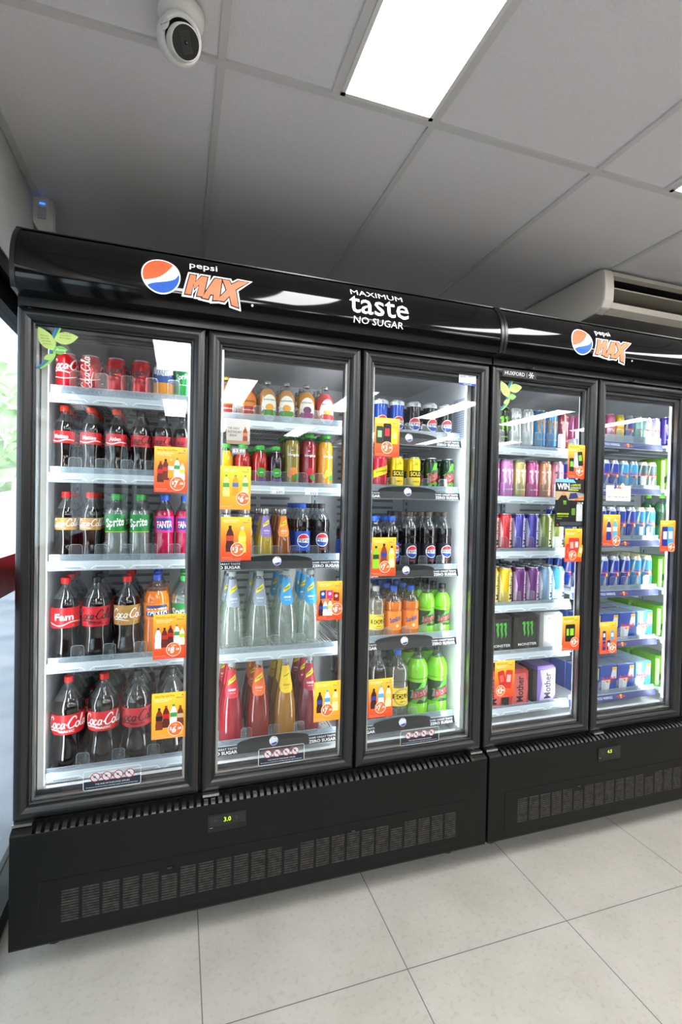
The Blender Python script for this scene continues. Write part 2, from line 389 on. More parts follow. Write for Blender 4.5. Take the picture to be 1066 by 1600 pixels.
# ceiling light panels
for i, (lx, ly) in enumerate(lights):
    r = empty('ceiling_light', (lx+.15, ly-.6, H))
    fr = MB(); a, b = .138, .588
    for q in ((-a, a, -b, -b+.012), (-a, a, b-.012, b), (-a, -a+.012, -b, b), (a-.012, a, -b, b)): fr.box(*q, -.006, .004, 'whiteplastic')
    fr.build('frame', r); MB().box(-a+.012, a-.012, -b+.012, b-.012, -.003, .003, 'panelglow').build('diffuser', r)
    lab = {0: 'long bright ceiling light panel above the left fridge', 1: 'ceiling light panel at the right edge with only its corner showing'}.get(i, 'white ceiling light panel seen only reflected in the fridge glass')
    tag(r, lab, 'ceiling light', 'light panels behind the camera' if i > 1 else None)

# security camera, motion sensor, air conditioner
sc = empty('security_camera', (.446, -.475, H-.001))
MB().lathe([(0,0),(.050,0),(.052,-.010),(.048,-.022),(.03,-.028),(0,-.028)][::-1], 'whiteplastic', 32).build('mounting_base', sc)
D = Vector((.22, -.66, -.50)).normalized()
q = D.to_track_quat('Z', 'Y')
def orient(o, loc, quat): o.location = loc; o.rotation_mode = 'QUATERNION'; o.rotation_quaternion = quat
cq = Vector((-.004, .002, -.060))
hood = MB(); hood.lathe([(.001,-.052),(.022,-.049),(.038,-.036),(.047,-.015),(.049,.006),(.044,.022),(.040,.024),(.036,.020)], 'whiteplastic', 32); o = hood.build('hood', sc); orient(o, cq, q)
hr = MB(); hr.lathe([(.0375,.0205),(.034,.010),(.0,.008)], 'rubber', 32); o = hr.build('hood_recess', sc); orient(o, cq, q)
sn = MB(); sn.lathe([(.0, .001),(.011,.001),(.012,0)], '#d6d5d0', 20); sn.box(-.010,.010,-.0008,.0008,.001,.0016,'#9a9994'); o = sn.build('hood_screw', sc); orient(o, cq+Vector((-.030,-.036,-.006)), Vector((-.62,-.75,-.1)).to_track_quat('Z', 'Y'))
ball = MB(); ball.lathe([(0,-.03),(.02,-.026),(.031,-.01),(.034,.01),(.033,.034),(.0315,.040),(.0295,.041)], 'whiteplastic', 32); o = ball.build('camera_ball', sc); orient(o, cq+D*.014+Vector((0,0,-.007)), q)
lens = MB(); lens.lathe([(.0295,.0405),(.0,.0402)], 'blackgloss', 32); o = lens.build('lens_face', sc); orient(o, cq+D*.014+Vector((0,0,-.007)), q)
lw = MB(); lw.box(-.0105,.0105,-.0185,.0185,.0408,.0414,'#2e3032'); lw.box(-.0095,.0095,-.0175,.0175,.0412,.0417,'#0c0d0e'); lw.lathe([(.004,.0),(.004,.0004),(0,.0005)], 'blackgloss', 12, c=(0,0,.0417)); o = lw.build('lens_window', lens and bpy.data.objects['lens_face']); o.location = (0,0,0); o.rotation_euler = (0,0,.5)
tag(sc, 'white turret security camera hanging from the ceiling with round black lens face', 'security camera')

ms = empty('motion_sensor', (XL, .45, 2.46)); b = MB()
b.prism([(0,0)], 0, 0, 'whiteplastic') if False else None
b.add([(0,-.032,.066),(.05,-.03,.062),(.062,-.012,.06),(.062,.03,.06),(0,.035,.066),(0,-.032,-.035),(.05,-.03,-.042),(.062,-.012,-.046),(.062,.03,-.046),(0,.035,-.035),(.02,-.022,-.062),(.04,-.015,-.064),(.045,.025,-.064),(.01,.03,-.06)],
  [(0,1,2,3,4),(0,5,6,1),(1,6,7,2),(2,7,8,3),(3,8,9,4),(5,10,11,6),(6,11,7),(7,11,12,8),(8,12,13,9),(5,9,13,10),(10,13,12,11),(0,4,9,5)][:12], 'whiteplastic')
b.build('body', ms, bevel=.003)
MB().box(.016,.044,-.0345,-.029,-.02,.024,'#b9bcc2').build('lens', ms)
MB().box(.022,.040,-.0345,-.030,.034,.038,'blueled').build('indicator_light', ms)
tag(ms, 'small white motion sensor with blue light high on the left wall', 'motion sensor')

ac = empty('air_conditioner', (2.28, 0, 0))
pf = [(.74,2.52),(.13,2.515),(.105,2.505),(.098,2.48),(.092,2.42),(.095,2.365),(.112,2.335),(.15,2.318),(.74,2.275)]
b = MB(); b.prism(pf, 0, .055, '#d8d2c6'); b.build('end_panel', ac, bevel=.01)
b = MB(); b.prism(pf, 1.255, 1.31, '#d8d2c6'); b.build('end_panel', ac, bevel=.01)
b = MB(); b.prism([(.74,2.518),(.13,2.513),(.108,2.503),(.102,2.482),(.14,2.478),(.40,2.47),(.42,2.35),(.16,2.357),(.105,2.362),(.115,2.34),(.15,2.322),(.74,2.279)], .055, 1.255, '#cfc8ba'); b.build('casing', ac)
b = MB(); b.box(.056, 1.254, .13, .395, 2.4765, 2.4785, '#2c2a28'); b.box(.056, 1.254, .17, .395, 2.3575, 2.3600, '#2c2a28'); b.box(.0555, .058, .11, .39, 2.36, 2.477, '#2c2a28'); b.build('duct_shade', ac)  # dark plates added inside the outlet stand in for its shade
b = MB(); b.prism([(.104,2.424),(.105,2.431),(.20,2.424),(.199,2.417)], .06, 1.25, '#b5ae9f'); b.build('louver', ac)
b = MB()
for k in range(26): b.box(.09+k*.045, .092+k*.045, .20, .32, 2.365, 2.40, '#4a463f')  # dim colour puts the outlet's shade into the vanes
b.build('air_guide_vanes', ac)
MB().box(.06,1.25,.385,.398,2.358,2.468,'#3b3835').build('inner_back', ac)  # dark colour carries the shade at the back of the outlet
tag(ac, 'cream under-ceiling air conditioner with open front louver above the right fridge', 'air conditioner')

# ================================================================ FRIDGES
DW, W, FRW = .54, 1.62, .0444
ZT, ZB = 1.9245, .4917
def frame_sweep(mb, x0, x1, z0, z1, prof, k):
    """profile (inset, y) swept round the rectangle with mitred corners"""
    n = len(prof)
    vs = []
    for cx_, cz_, sx, sz in ((x0,z0,1,1),(x1,z0,-1,1),(x1,z1,-1,-1),(x0,z1,1,-1)):
        vs += [(cx_+sx*d, y, cz_+sz*d) for d, y in prof]
    fs = []
    for c_ in range(4):
        for j in range(n-1): fs.append((c_*n+j, ((c_+1) % 4)*n+j, ((c_+1) % 4)*n+j+1, c_*n+j+1))
    # each side flat-shaded separately so the mitres stay crisp
    for f in fs: mb.add([vs[i] for i in f], [(0,1,2,3)], k, False)
CAN = [(-.078+.15*(1-math.cos(a)), 2.066+.15*math.sin(a)) for a in [math.radians(53-79.5*i/24) for i in range(25)]]
def can_y(z):
    for a, b in zip(CAN, CAN[1:]):
        if b[1] <= z <= a[1]: t = (z-a[1])/(b[1]-a[1]); return a[0]+(b[0]-a[0])*t
    return -.05
SH = {1:[(1.768,1.721,1.777),(1.484,1.463,1.513),(1.197,1.174,1.226),(.860,.838,.887),(.497,.478,.524)],
      2:[(1.703,1.677,1.731),(1.464,1.441,1.488),(1.188,1.164,1.219),(.853,.827,.877),(.515,.492,.543)],
      3:[(1.682,1.653,1.715),(1.460,1.435,1.491),(1.142,1.118,1.169),(.855,.831,.888),(.520,.498,.553)],
      4:[(1.686,1.639,1.681),(1.457,1.428,1.459),(1.219,1.188,1.233),(.978,.952,.997),(.765,.737,.785),(.523,.500,.541)],
      5:[(1.733,1.701,1.764),(1.513,1.484,1.532),(1.267,1.235,1.288),(1.029,.996,1.050),(.780,.753,.801),(.528,.502,.554)],
      6:[(1.733,1.701,1.764),(1.513,1.484,1.532),(1.267,1.235,1.288),(1.029,.996,1.050),(.780,.753,.801),(.528,.502,.554)]}
SX = {1:(.055,.535), 2:(.555,1.055), 3:(1.095,1.572), 4:(1.676,2.168), 5:(2.172,2.70), 6:(2.74,3.185)}
STYLE = {(2,2):'p',(2,4):'p',(3,0):'p',(3,1):'p',(3,2):'p',(3,3):'p',(3,4):'p'}
YS = .14    # front of the shelves
ROWS = {}
def shelf(f, bay, k):
    x0, x1 = SX[bay]; zd, zb, zt = SH[bay][k]; st = STYLE.get((bay, k), 'r' if bay >= 5 else 'w')
    d = MB(); n = int((x1-x0)/.0125)
    for i in range(n+1):
        x = x0+.004+(x1-x0-.008)*i/n; d.box(x-.0016, x+.0016, YS+.004, .63, zd-.005, zd-.001, 'wire')
    for y in (YS+.01, .25, .38, .51, .625): d.box(x0, x1, y-.003, y+.003, zd-.011, zd-.005, 'wire')
    d.box(x0, x0+.004, YS, .64, zd-.014, zd-.002, 'wire'); d.box(x1-.004, x1, YS, .64, zd-.014, zd-.002, 'wire')
    so_ = d.build('shelf', f)
    z1 = zb+.030
    r = MB(); r.prism([(YS+.002, zb), (YS-.010, zb-.001), (YS-.014, zb+.003), (YS-.007, z1), (YS+.002, z1)], x0, x1, 'whiterail')
    pr = D2(); w_ = x1-x0; xm = (x0+x1)/2; h = z1-zb
    if st == 'p':
        pr.rect(-w_/2, w_/2, .001, .030, '#13161a')
        pr.poly([(-w_*.27, .0295)]+[(w_*.27*math.cos(PI-PI*i/16), .0295+.022*math.sin(PI*i/16)**.8) for i in range(1,16)]+[(w_*.27, .0295)], '#13161a')
        globe_new(pr, 0, .030, .0165); pr.text('MAX', 0, .0085, .0045, '#a03030', .02)
        for sx in (-1, 1):
            pr.text('SAME GREAT TASTE', sx*(w_/2-.062), .0215, .0062, '#d9dde2', .02, w=.106); pr.text('ZERO SUGAR', sx*(w_/2-.062), .0095, .0105, '#f2f4f6', .045, w=.108)
    elif st == 'r':
        pr.rect(-w_/2, w_/2, .001, .0295, '#2d3b78')
        pr.text('RED BULL GIVES YOU WIIINGS.', -.105, .015, .0115, '#e4e8f2', .02, w=.20)
        for gx in (.045,):
            pr.disc(gx, .015, .0095, '#f2b418', n=16); pr.poly([(gx-.03,.013),(gx-.016,.021),(gx-.003,.016),(gx-.003,.008),(gx-.016,.010)], '#b8313f'); pr.poly([(gx+.03,.013),(gx+.016,.021),(gx+.003,.016),(gx+.003,.008),(gx+.016,.010)], '#b8313f')
    else:
        nb_ = 4
        for i in range(nb_):
            a = -w_/2+w_*(i+.06)/nb_; b = -w_/2+w_*(i+.94)/nb_
            pr.stroke([(a,.005),(a+.012,.014),(b-.012,.014),(b,.005)], .0022, '#eef4f8', False)
            for j in range(11):
                xx = a+.02+(b-a-.04)*j/10; pr.rect(xx-.0024, xx+.0024, .0068, .0094, '#6c7880')
    fn = lambda u, v, L: (xm+u, YS-.0144+.007*(min(v, .03)-.003)/.027-.00015*(L+1), zb+v)
    pr.emit(r, fn); r.build('price_rail', so_)
    fe = MB(); fe.box(x0+.002, x1-.002, YS-.004, YS-.0025, z1, zt, 'clearfence'); fe.box(x0+.002, x1-.002, YS-.0046, YS-.0018, zt-.0014, zt, 'clearrim')
    fe.box(x0+.002, x1-.002, YS-.0055, YS-.0015, z1-.001, z1+.0015, 'clearrim'); fe.build('clear_fence', so_)
    return so_
def divider(parent, x, z, h=.062, w_=.044):
    m = MB(); r = .010; P = [(-w_/2,0),(w_/2,0)]+[(w_/2-r+r*math.cos(a), h-r+r*math.sin(a)) for a in (0,.4,.8,1.2,PI/2)]+[(-w_/2+r-r*math.sin(a), h-r+r*math.cos(a)) for a in (0,.4,.8,1.2,PI/2)]
    y = YS+.006
    m.add([(x+a, y, z+b) for a, b in P], [list(range(len(P)))], 'clearplastic')
    n = len(P); t = .0011
    Q = [(a*(1-2*t/w_), b if b == 0 else b-t) for a, b in P]
    m.add([(x+a, y-.0006, z+b) for a, b in P]+[(x+a, y-.0006, z+b) for a, b in Q], [(i, (i+1) % n, (i+1) % n+n, i+n) for i in range(1, n)], 'clearrim')
    return m.build('lane_divider', parent)
def fridge(X0, label, bays):
    f = empty('display_fridge', (0, 0, 0)); tag(f, label, 'fridge')
    x1 = X0+W
    # cabinet shell and liner
    b = MB()
    b.box(X0, X0+.04, .055, .70, .09, 2.17, 'blackpanel'); b.box(x1-.04, x1, .055, .70, .09, 2.17, 'blackpanel')
    b.box(X0+.04, x1-.04, .66, .70, .09, 2.17, 'blackpanel'); b.box(X0, x1, .0, .70, 1.999, 2.17, 'blackpanel')
    b.box(X0+.04, x1-.04, .055, .66, .09, .44, 'blackmatt'); b.build('cabinet', f)
    b = MB(); z0, z1 = .455, 1.965
    b.box(X0+.041, X0+.047, .05, .655, z0, z1, 'liner'); b.box(x1-.047, x1-.041, .05, .655, z0, z1, 'liner')
    b.box(X0+.047, x1-.047, .648, .655, z0, z1, 'liner'); b.box(X0+.047, x1-.047, .05, .648, z0-.008, z0, 'liner')
    b.box(X0+.047, x1-.047, .05, .648, z1, z1+.008, 'linertop'); b.box(X0+.047, x1-.047, .05, .12, .456, .478, 'liner')
    for i in range(3):      # fan slots in the back panel
        for r in range(36):
            for c_ in range(2): b.box(X0+.12+i*.54+c_*.16, X0+.26+i*.54+c_*.16, .6468, .648, .62+r*.035, .632+r*.035, '#8d949b')
    b.build('inner_liner', f)
    rail = MB(); rail.box(X0+.002, x1-.002, -.008, .03, 1.971, 1.998, 'blackmetal')
    for k in range(7): rail.lathe([(.0,.004),(.0035,.003),(.004,0)], 'steel', 8, c=(X0+.12+k*.23, -.006, 1.998))
    rail.build('door_rail', f)
    rail = MB(); rail.box(X0+.02, x1-.02, .042, .055, 1.90, 1.98, 'rubber'); rail.build('upper_door_seat', f)
    rail = MB(); rail.box(X0+.02, x1-.02, .042, .055, .43, .47, 'rubber'); rail.build('lower_door_seat', f)
    # canopy
    b = MB(); n = len(CAN)
    for i in range(n-1):
        (ya, za), (yb, zb_) = CAN[i], CAN[i+1]
        b.add([(X0+.012, ya, za), (x1-.012, ya, za), (x1-.012, yb, zb_), (X0+.012, yb, zb_)], [(0,3,2,1)], 'blackgloss', True)
    b.add([(X0+.012, CAN[0][0], CAN[0][1]), (x1-.012, CAN[0][0], CAN[0][1]), (x1-.012, .05, 2.186), (X0+.012, .05, 2.186)], [(0,1,2,3)], 'blackpanel')
    b.add([(X0+.012, -.062, 1.999), (x1-.012, -.062, 1.999), (x1-.012, .03, 1.998), (X0+.012, .03, 1.998)], [(0,1,2,3)], 'blackpanel')
    me = b.build('canopy', f)
    bm = bmesh.new(); bm.from_mesh(me.data); bmesh.ops.remove_doubles(bm, verts=bm.verts, dist=1e-6); bm.to_mesh(me.data); bm.free()
    for xx in (X0, x1-.012):
        e = MB(); P = [(.05, 2.192)]+[(y-.004, z+(.004 if i == 0 else 0)) for i, (y, z) in enumerate(CAN)]+[(.05, 1.996)]
        e.prism(P, xx, xx+.012, 'blackmetal'); e.build('canopy_end_cap', f)
    e = MB(); e.box(X0, x1, -.022, .006, 2.186, 2.1895, 'blackmetal')
    for k in range(7): e.lathe([(.0,.003),(.003,.002),(.0035,0)], 'steel', 8, c=(X0+.12+k*.23, -.016, 2.1895))
    e.build('canopy_top_trim', f)
    # kick panel: rounded louvred top, flat face, perforated hatch
    def arcp(a0, a1, n_=6): return [(-.005-.045*math.sin(a)+.005, .422+.016*math.cos(a)) for a in [a0+(a1-a0)*i/n_ for i in range(n_+1)]]
    k = MB(); A = arcp(0, PI/2, 8)      # from top edge to front
    fc = [(.0, .467)]
    def strip(xa, xb, pts): 
        for (ya, za), (yb, zb_) in zip(pts, pts[1:]): k.add([(xa,ya,za),(xb,ya,za),(xb,yb,zb_),(xa,yb,zb_)], [(0,3,2,1)], 'blackpanel', False)
    yf = -.045
    low = A[7:] + [(yf, .092)]
    top = A[:8]
    strip(X0+.004, x1-.004, low)
    strip(X0+.004, X0+.06, top); strip(x1-.06, x1-.004, top)
    nf = 66; pitch = (W-.12)/nf
    for i in range(nf):
        xa = X0+.06+i*pitch; xk = xa+pitch*.45
        for (ya, za), (yb, zb_) in zip(top, top[1:]): k.add([(xk,ya,za),(xa+pitch,ya,za),(xa+pitch,yb,zb_),(xk,yb,zb_)], [(0,3,2,1)], 'blackmetal', False)
        for (ya, za), (yb, zb_) in zip(top, top[1:]):
            k.add([(xa+pitch*.42,ya,za),(xa+pitch*.42,yb,zb_),(xa+pitch*.42,yb+.012,zb_-.008),(xa+pitch*.42,ya+.006,za-.012)], [(0,1,2,3)], 'blackmetal')
    k.box(X0+.004, x1-.004, yf, yf+.004, .088, .093, 'blackmetal')
    k.add([(X0+.004, yf, .092), (X0+.004, yf, .422), (X0+.004, .0, .438), (X0+.004, .06, .438), (X0+.004, .06, .092)], [(0,1,2,3,4)], 'blackpanel')
    k.add([(x1-.004, yf, .092), (x1-.004, yf, .422), (x1-.004, .0, .438), (x1-.004, .06, .438), (x1-.004, .06, .092)], [(4,3,2,1,0)], 'blackpanel')
    k.box(X0+.05, x1-.05, .012, .02, .36, .434, 'blackmatt')
    k.build('kick_panel', f)
    h = MB(); hx0, hx1, hz0, hz1 = X0+.08, x1-.09, .117, .277
    h.box(hx0, hx1, yf-.0016, yf, hz0, hz1, 'blackpanel')
    for q in ((hx0-.002, hx0, hz0, hz1), (hx1, hx1+.002, hz0, hz1), (hx0, hx1, hz1, hz1+.002), (hx0, hx1, hz0-.002, hz0)): h.box(q[0], q[1], yf-.0004, yf, q[2], q[3], 'blackgloss')
    nc = 24; px0, px1 = X0+.135, x1-.135; cw = (px1-px0)/nc
    for i in range(nc):
        for j in range(12):
            z = .146+j*.0082
            if j >= 10 and i % 7 == 5: continue
            h.box(px0+i*cw+.005, px0+(i+1)*cw-.005, yf-.0022, yf-.0015, z, z+.0052, 'dusty')
    for i in (5, 16): h.lathe([(0,.001),(.007,.001),(.0075,0)], 'dusty', 12, c=(px0+(i+.5)*cw, yf-.0024, .247))
    h.build('ventilation_hatch', f)
    # thermometer display
    dx = X0+.622 if X0 < 1 else 2.23
    t_ = MB(); t_.box(dx-.062, dx+.062, yf-.002, yf-.0005, .335, .392, 'blackgloss'); t_.box(dx-.058, dx+.058, yf-.003, yf-.0018, .353, .388, '#111214')
    o_ = D2(); o_.text('3.0' if X0 < 1 else '4.5', .0, .0, .014, 'led', .0); o_.text('o', -.038, 0, .006, '#5a5c5e'); o_.rect(-.056, -.046, -.0225, -.0215, '#b8b8b8'); o_.text('oo', .030, 0, .006, '#4a4c4e', rot=PI/2)
    o_.emit(t_, flat(dx, yf-.003, .371)); t_.build('temperature_display', f)
    # feet
    for xx in (X0+.1, x1-.1):
        for yy in (.08, .60):
            l = MB(); l.lathe([(.0,0),(.022,0),(.022,.012),(.012,.016),(.012,.092)], 'blackmatt', 12, c=(xx, yy, 0)); l.build('foot', f)
    # interior: posts, light strips, shelves
    posts = [X0+.052, X0+DW, X0+2*DW, x1-.052]
    for i, xx in enumerate(posts):
        s_ = MB(); s_.box(xx-.012, xx+.012, .630, .645, .47, 1.95, 'whiterail')
        for j in range(44): s_.box(xx-.004, xx+.004, .6285, .630, .50+j*.0325, .516+j*.0325, '#5c646b')
        s_.build('shelf_post', f)
        sx = .012 if i in (0, 3) else .026
        xc = xx+(.004 if i == 0 else -.004 if i == 3 else 0)
        if i in (1, 2):
            m_ = MB(); m_.box(xx-.020, xx+.020, .034, .058, .46, 1.95, 'rubber'); m_.build('centre_mullion', f)
        ls = MB(); y0_ = .060
        ls.box(xc-sx*.8, xc+sx*.8, y0_, y0_+.004, .50, 1.93, 'whiteplastic')
        ls.box(xc-sx*.75, xc+sx*.75, y0_+.004, y0_+(.018 if i in (0, 3) else .026), .51, 1.92, 'stripglow')
        for j in range(0): pass
        ls.box(xc-sx*.9, xc+sx*.9, y0_-.002, y0_+.03, 1.92, 1.945, 'rubber'); ls.box(xc-sx*.9, xc+sx*.9, y0_-.002, y0_+.03, .485, .51, 'whiteplastic')
        ls.build('light_strip', f)
        al = bpy.data.lights.new('light_strip_lamp', 'AREA'); al.shape = 'RECTANGLE'; al.size = .02; al.size_y = 1.4; al.energy = STRIP_W*(.5 if i in (0, 3) else 1.25); al.color = (.95, .98, 1)
        lo = bpy.data.objects.new('light_strip_lamp', al); C.objects.link(lo); lo.location = (xc+(.012 if i == 0 else -.012 if i == 3 else 0), .092, 1.21)
        lo.rotation_euler = (PI/2, 0, {0: -.5, 3: .5}.get(i, 0)); lo.parent = f
    for bay in bays:
        for k_ in range(len(SH[bay])):
            so_ = shelf(f, bay, k_); xs, w_, hh = ROWS.get((bay, k_), ([], 0, 0))
            for a, b_ in zip(xs, xs[1:]):
                if abs(b_-a) < .13 and hh > .13: divider(so_, (a+b_)/2, SH[bay][k_][0], .062, min(.044, .04+.0*w_))
    # doors
    for i in range(3):
        xa = X0+i*DW; xb = xa+.5315; d = MB()
        prof = [(0,.032),(0,.000),(.003,-.006),(.009,-.0095),(.016,-.011),(.022,-.0105),(.029,-.008),(.035,-.004),(.038,.001),(.0385,.003),(.0405,.0025),(FRW,.004),(FRW,.012),(FRW-.004,.032),(0,.032)]
        frame_sweep(d, xa, xb, ZB-FRW, ZT+FRW, prof, 'blackmetal'); do = d.build('door', f)
        gl = MB(); gl.box(xa+FRW-.003, xb-FRW+.003, .0122, .0295, ZB-.003, ZT+.003, 'doorglass'); gl.build('glass_pane', do)
        sp = MB()      # spacer bars between the panes
        a = FRW+.001
        for q in ((xa+a, xb-a, ZB+.001, ZB+.008), (xa+a, xa+a+.007, ZB+.008, ZT-.008), (xb-a-.007, xb-a, ZB+.008, ZT-.008)): sp.box(q[0], q[1], .0135, .028, q[2], q[3], 'steel')
        sp.box(xa+a, xb-a, .0135, .028, ZT-.010, ZT-.001, 'rubber'); sp.build('spacer_bar', do)  # top bar is the same spacer, its shade painted with the dark material
        ga = MB()
        for q in ((xa+.012, xb-.012, ZB-.03, ZB-.004+.022), (xa+.012, xb-.012, ZT-.018, ZT+.03), (xa+.012, xa+.053, ZB, ZT), (xb-.053, xb-.012, ZB, ZT)): ga.box(q[0], q[1], .0325, .041, q[2], q[3], 'rubber')
        ga.build('gasket', do)
        hx = xa+.03 if i < 2 else xb-.03
        hg = MB(); hg.box(hx-.026, hx+.026, -.024, .02, ZB-FRW-.0085, ZB-FRW-.0005, 'steel'); hg.lathe([(.0,0),(.005,0),(.005,.02),(0,.02)], 'steel', 10, c=(hx, .004, ZB-FRW-.016)); hg.build('hinge_bracket', f)
        if i == 0:
            hg = MB(); hg.lathe([(0,0),(.006,0),(.006,.012),(0,.012)], 'steel', 10, c=(xa+.03, .006, 1.968+.001)); hg.build('hinge_pin', f)
    return f
def canopy_print(f, name, d):
    m = MB(); d.emit(m, lambda u, v, L: (u, can_y(v)-.0006-.0003*L, v), None, .012); return m.build(name, f)
def max_logo(f, x, z, s):
    """globe, small word and big slanted word; x,z = globe centre, s = scale"""
    d = D2(); globe_old(d, x, z, .056*s); canopy_print(f, 'globe_logo', d)
    d = D2(); d.text('pepsi', x+.124*s, z+.052*s, .030*s, 'emi#ffffff', .008, w=.084*s); canopy_print(f, 'word_logo', d)
    d = D2(); L = {'M':[(0,0),(.14,1),(.42,1),(.42,.62),(.68,1),(.98,1),(.88,-.02),(.58,-.02),(.63,.55),(.42,.28),(.34,.55),(.27,0)],
     'A':[(0,-.08),(.52,1),(.86,1),(.84,-.08),(.55,-.12),(.56,.14),(.38,.14),(.30,-.1)],
     'X':[(0,-.1),(.42,.45),(.16,1),(.5,1),(.62,.78),(.96,1.05),(1.5,1.08),(.86,.55),(1.12,-.3),(.76,-.22),(.6,.2),(.36,-.1)]}
    def lay(gr, m):
        for ch, ox in (('M', 0), ('A', .84), ('X', 1.58)):
            P = L[ch]; cx_ = sum(p[0] for p in P)/len(P); cy_ = sum(p[1] for p in P)/len(P); n = len(P); Q = []
            ar = sum(P[i][0]*P[(i+1) % n][1]-P[(i+1) % n][0]*P[i][1] for i in range(n)); sg = 1 if ar < 0 else -1
            for i in range(n):
                a, b, c_ = Vector(P[i-1]), Vector(P[i]), Vector(P[(i+1) % n]); e1 = (b-a).normalized(); e2 = (c_-b).normalized()
                nn = Vector((-e1.y, e1.x))+Vector((-e2.y, e2.x)); nn = nn.normalized()*min(1.6, 1/max(.35, nn.length/2)) if nn.length > .05 else Vector((0,0))
                Q.append(b+sg*gr*nn)
            pts = [(x+(.070+(p.x+ox+p.y*.10)*.0605)*s, z+(-.045+p.y*.062)*s) for p in Q]
            bm = bmesh.new(); fv = [bm.verts.new((a, b, 0)) for a, b in pts]; bm.faces.new(fv); bmesh.ops.triangulate(bm, faces=bm.faces[:], ngon_method='EAR_CLIP'); bm.verts.index_update()
            d.raw([(v.co.x, v.co.y) for v in bm.verts], [[v.index for v in f_.verts] for f_ in bm.faces], m); bm.free()
    lay(.14, 'emi#ffffff'); lay(.06, '#141414'); lay(.0, 'emi#ee7a52')
    d.disc(x+.275*s, z-.052*s, .004*s, '#dddddd', n=10)
    canopy_print(f, 'slanted_logo', d)

# lane positions, measured once and kept as metres: (bay, shelf) -> list of (x, kind)
G = {}
def row(bay, k, xs, kinds, r): G[(bay, k)] = (list(zip(xs, kinds)), r); ROWS[(bay, k)] = (xs, r, 1)
row(1,0,[.093,.166,.245,.324,.399,.467],['cola_can','cola_can_side','zero_can','zero_can','orange_can','lime_can'],.033)
row(1,1,[.088,.169,.248,.325,.396,.466],['cola_name','cola_name','cola_name2','zero_bottle','zero_bottle','zero_bottle'],.033)
row(1,2,[.096,.171,.248,.327,.408,.478],['vanilla_bottle','vanilla_bottle','lemonade_bottle','lemonade_bottle','pink_bottle','pink_bottle'],.033)
row(1,3,[.0945,.190,.288,.385,.478],['cola_large','zero_large','vanilla_large','orange_large','lemonade_large'],.044)
row(1,4,[.106,.217,.326,.441],['cola_xl','cola_xl','zero_xl','zero_xl'],.052)
row(2,0,[.618,.693,.768,.842,.918,.994],['ginger_brown','ginger_brown','tropical','tropical','passion','guava'],.034)
row(2,1,[.616,.681,.742,.802,.866,.932,.998],['juice_yellow_s','juice_red_s','juice_red_s','juice_dark_s','juice_green','juice_red','juice_orange'],.029)
row(2,2,[.628,.698,.768,.838,.911,.988],['mixer_clear','mixer_clear','mixer_purple','mixer_orange','pepsi_blue','pepsi_black'],.0327)
row(2,3,[.650,.754,.854,.950],['soda_water','soda_water','soda_lemonade','soda_lemonade'],.044)
row(2,4,[.653,.757,.857,.953],['soda_raspberry','soda_tangerine','soda_orange','soda_crimson'],.044)
row(3,0,[1.157,1.229,1.301,1.377,1.453,1.524],['pepsi_can','pepsi_can','pepsi_can','max_can','max_can','max_can'],.029)
row(3,1,[1.157,1.232,1.306,1.384,1.461,1.540],['raspberry_can','raspberry_can','solo_can','solo_can','dew_can','dew_can'],.029)
row(3,2,[1.147,1.218,1.292,1.372,1.459,1.535],['pepsi_blue','pepsi_blue','pepsi_blue','max_bottle','max_bottle','max_bottle'],.032)
row(3,3,[1.146,1.229,1.308,1.386,1.460,1.534],['solo_bottle','solo_bottle','sunkist','sunkist','dew_bottle','dew_bottle'],.036)
row(3,4,[1.150,1.245,1.337,1.430,1.5235],['max_xl','max_xl','solo_xl','dew_xl','dew_xl'],.0455)
row(4,0,[1.745,1.811,1.877,1.943,2.009,2.073,2.136],['energy_green','energy_green','energy_white','energy_white','energy_bluebrown','energy_bluebrown','energy_maroon'][:7],.031)
row(4,1,[1.704,1.768,1.839,1.907,1.976,2.045,2.116],['energy_pink','energy_pink','energy_pink','energy_gold','energy_magenta','energy_peach','energy_rose'],.031)
row(4,2,[1.704,1.771,1.842,1.912,1.984,2.055,2.124],['mother_red','mother_red','mother_red','mother_violet','mother_violet','mother_olive','mother_lime'],.031)
row(4,3,[1.704,1.776,1.848,1.922,1.995,2.066,2.134],['mother_yellow','mother_yellow','mother_yellow','mother_purple','mother_purple','mother_silver','mother_sky'],.031)
row(4,4,[1.815,1.955,2.095],['pack_claw','pack_claw','pack_white'],.062)
row(4,5,[1.775,1.915,2.066],['pack_red','pack_red','pack_purple'],.062)
row(5,0,[2.30,2.358,2.416,2.472,2.530,2.590,2.648,2.688+.01][:7],['bull_pink','bull_pink','bull_pink','bull_yellow','bull_blue','bull_mint','bull_white'],.026)
G[(5,0)][0].append((2.674+.031,'bull_lilac')); G[(5,0)] = (G[(5,0)][0][:-1]+[(2.703-.0,'bull_lilac')], .0255)
row(5,1,[2.28,2.335,2.39,2.447,2.507,2.568,2.630,2.688],['bull_blue','bull_blue','bull_blue','bull_blue','bull_sky','bull_sky','bull_grey','bull_grey'],.0265)
row(5,2,[2.25,2.312,2.375,2.437,2.499,2.560,2.622,2.686],['bull_tall','bull_tall','bull_tall','bull_tall','bull_tall','bull_tall','bull_tallsky','bull_tallsky'],.028)
row(5,3,[2.26,2.328,2.396,2.464,2.534,2.604,2.674],['bull_tall','bull_tall','bull_tall','bull_tall','bull_tall','bull_tallsky','bull_tallsky'],.028)
row(5,4,[2.325,2.434,2.543,2.652],['pack_bull','pack_bull','pack_bull','pack_bullsky'],.052)
row(5,5,[2.325,2.434,2.543,2.652],['pack_bull','pack_bull','pack_bull','pack_bullsky'],.052)
row(6,0,[2.775,2.835],['energy_violet','energy_violet'],.026)
